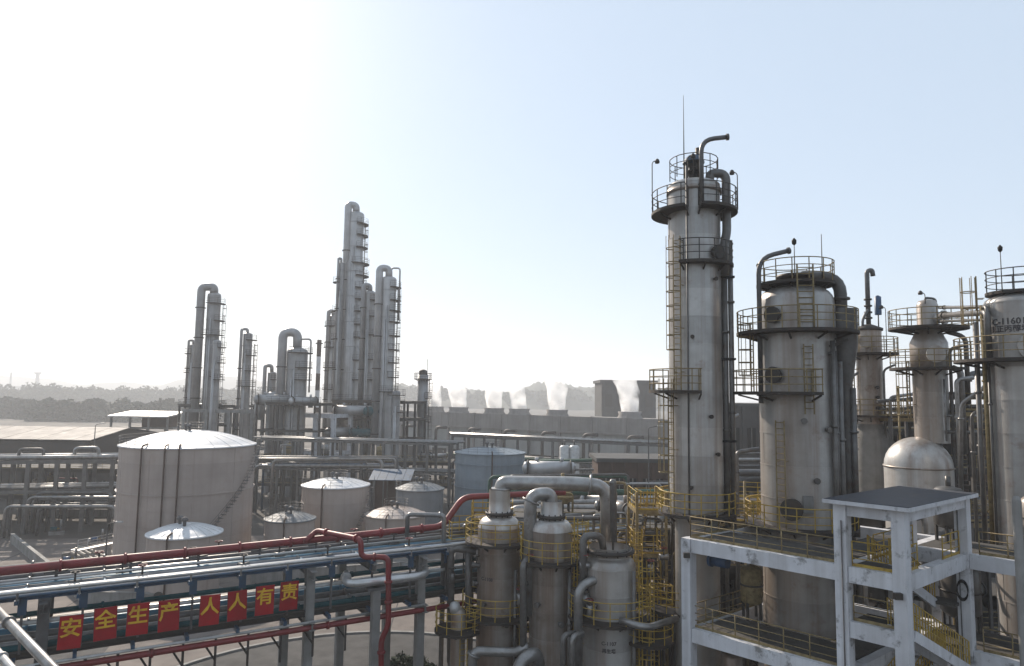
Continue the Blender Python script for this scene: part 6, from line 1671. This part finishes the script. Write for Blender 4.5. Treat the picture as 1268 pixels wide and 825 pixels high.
# ================================================================== THIN PIPES, CONDUITS AND LADDERS ROUND THE NEAR VESSELS
rs = random.Random(77)
SP = [(596, 'left vessel'), (632, 'left vessel'), (646, 'left vessel'), (662, 'middle vessel'), (700, 'middle vessel'), (708, 'middle vessel'), (716, 'silvery vessel'), (735, 'silvery vessel'), (768, 'silvery vessel'), (786, 'silvery vessel'), (796, 'stair tower'), (812, 'stair tower'), (820, 'tallest tower foot'), (836, 'tallest tower foot'), (575, 'small capped column'), (550, 'small capped column'), (606, 'left vessel'), (672, 'middle vessel'), (692, 'middle vessel'), (744, 'silvery vessel'), (776, 'silvery vessel'), (803, 'stair tower')]
for k, (px, near) in enumerate(SP):
    Y = rs.uniform(42.8, 47.5); yt = rs.uniform(628, 700); p = at(px, yt, Y)
    dx = rs.choice([-1, 1]) * rs.uniform(0.8, 3.0); mt_ = rs.choice(['silver_pipe', 'grey_pipe', 'yellow_faded', 'grey_pipe', 'dark_pipe'])
    dz = rs.uniform(0.4, 2.2)
    pts = [Vector((p.x, p.y, 0)), p, p + Vector((dx, rs.uniform(-0.4, 0.4), 0)), p + Vector((dx, 0.2, -dz))]
    pipe('process_pipe', pts, rs.choice([0.05, 0.07, 0.1, 0.14]), mt_, None, 'thin %s bent pipe rising behind the %s' % (COLN[mt_], near), 'pipe', 'thin pipes round the near vessels', rad=0.25, flanges=[0.8])
for k, (px, yt, Y, ph, lab) in enumerate([(706, 640, 41.2, 250, 'yellow ladder between the middle and the silvery vessel'), (646, 660, 42.6, 262, 'yellow ladder between the left and the middle vessel'), (790, 655, 41.5, 240, 'yellow ladder right of the silvery vessel'), (602, 640, 44, 262, 'yellow ladder behind the left vessel')]):
    p = at(px, yt, Y)
    t = thing('access_ladder', lab, 'ladder', (p.x, p.y, 0))
    ladder(t, p, ph, 0.3, p.z, 'yellow', k != 0, r=0.034, w=0.5)
deck('service_platform', 'low yellow-railed deck at the foot of the stair tower', 800, 745, 42.6, 2.6, 2.0, R_(12))
deck('service_platform', 'yellow-railed deck squeezed between left and middle vessels', 650, 716, 43.5, 2.2, 2.0, R_(0))
deck('service_platform', 'yellow-railed deck left of the near vessels over the rack end', 578, 664, 45.5, 2.6, 2.2, R_(20))
for k, (px, py, Y) in enumerate([(590, 700, 41.5), (644, 742, 39.5), (656, 700, 39.2), (712, 742, 38.4), (724, 700, 38.2), (730, 756, 37.6), (790, 748, 39), (806, 706, 42.4), (822, 690, 42.6), (560, 716, 41.8)]):
    valve(at(px, py, Y), Vector((0, 0, 1)) if k % 2 else Vector((1, 0, 0)), 'silver_pipe' if k % 3 else 'grey_pipe', 'hand-wheel valve among the near vessels, ' + ['on the feed elbow', 'between left and middle vessels', 'left of the middle vessel', 'low beside the silvery vessel', 'on the cranked grey pipe', 'on the silver elbow pipe', 'right of the silvery vessel', 'on the stair tower front', 'near the tallest tower foot', 'on the leftmost feed pipe'][k], 'valves among the near vessels')
# conduit, cable coil and floodlights on the white frame
MB().tube([fp(0.1, M4 - 0.33, ZC_), fp(0.1, M4 - 0.33, ZRF - 0.6)], 0.03, 6).build('conduit', 'grey_steel', fr)
MB().tube([fp(L2 - 0.1, -0.33, 4), fp(L2 - 0.1, -0.33, ZRF - 0.7)], 0.03, 6).build('conduit', 'grey_steel', fr)
cl = fp(0, M4 - 0.36, ZA - 1.6)
for j in range(3):
    MB().tube([cl - e2 * (0.02 * j) + e1 * (0.22 * math.cos(q * PI / 8)) + Vector((0, 0, 0.42 * math.sin(q * PI / 8) - 0.05 * j)) for q in range(16)], 0.025, 5, closed=True).build('cable_coil', 'black', fr)
for a_, b_ in ((0.0, -0.45), (L1 - 0.2, -0.45)):
    q = fp(a_, b_, ZA - 0.9)
    o = MB().bar(q, q + Vector((0, 0, 0.25)), 0.3, 0.2).build('floodlight', 'dark_steel', fr)
# jib arm with pulley on the tallest tower side and a wall lamp row on the widest tower

# thin risers and cross lines packed between the right-hand towers
RT = [
    ([(1050, 640), (1050, 470), (1062, 462)], 47, 0.09, 'grey_pipe', 'thin grey riser close behind the widest tower'),
    ([(1058, 640), (1058, 500)], 46, 0.12, 'silver_pipe', 'silver riser between the widest and the slim tower'),
    ([(1094, 600), (1094, 458), (1108, 452)], 51, 0.08, 'grey_pipe', 'thin bent riser right of the slim brownish tower'),
    ([(1102, 600), (1102, 492), (1132, 488)], 50, 0.12, 'silver_pipe', 'silver bent riser left of the domed drum tower'),
    ([(1112, 590), (1112, 478)], 49, 0.07, 'yellow_faded', 'thin yellowish riser left of the domed drum tower'),
    ([(1086, 497), (1135, 494)], 50, 0.13, 'dark_pipe', 'dark line crossing between slim tower and drum tower'),
    ([(1086, 507), (1135, 505)], 51, 0.1, 'grey_pipe', 'grey line crossing between slim tower and drum tower'),
    ([(1176, 600), (1176, 432), (1192, 428)], 45, 0.1, 'grey_pipe', 'grey bent riser just right of the drum tower'),
    ([(1184, 600), (1184, 470), (1205, 468)], 44, 0.13, 'silver_pipe', 'silver bent riser right of the drum tower'),
    ([(1203, 600), (1203, 512), (1220, 508)], 41, 0.1, 'grey_pipe', 'low grey bent riser left of the lettered tower'),
    ([(1170, 515), (1228, 515)], 45, 0.09, 'silver_pipe', 'low silver line between drum tower and lettered tower'),
    ([(1170, 535), (1228, 536)], 45, 0.12, 'grey_pipe', 'lowest grey line between drum tower and lettered tower'),
    ([(898, 640), (898, 520), (915, 514)], 47, 0.12, 'silver_pipe', 'silver bent riser right of the tallest tower'),
    ([(912, 640), (912, 560), (940, 556)], 46, 0.14, 'grey_pipe', 'grey bent riser left of the widest tower'),
    ([(922, 640), (922, 596)], 46, 0.08, 'yellow_faded', 'short yellowish riser left of the widest tower')]
for pts, Y, r, mat, lab in RT:
    pp = [at(x, y, Y) for x, y in pts]
    if abs(pts[0][0] - pts[1][0]) < 1: pp[0] = Vector((pp[1].x, pp[1].y, 0))
    pipe('riser_pipe', pp, r, mat, None, lab, 'pipe', 'thin pipes between the right-hand towers', rad=0.35, flanges=[0.85])
deck('service_platform', 'small yellow-railed deck between slim tower and drum tower', 1112, 515, 51, 2.6, 2.0, R_(5), 'yellow_faded')
deck('service_platform', 'small yellow-railed deck between drum tower and lettered tower', 1194, 508, 46, 2.4, 2.0, R_(5), 'yellow_faded')
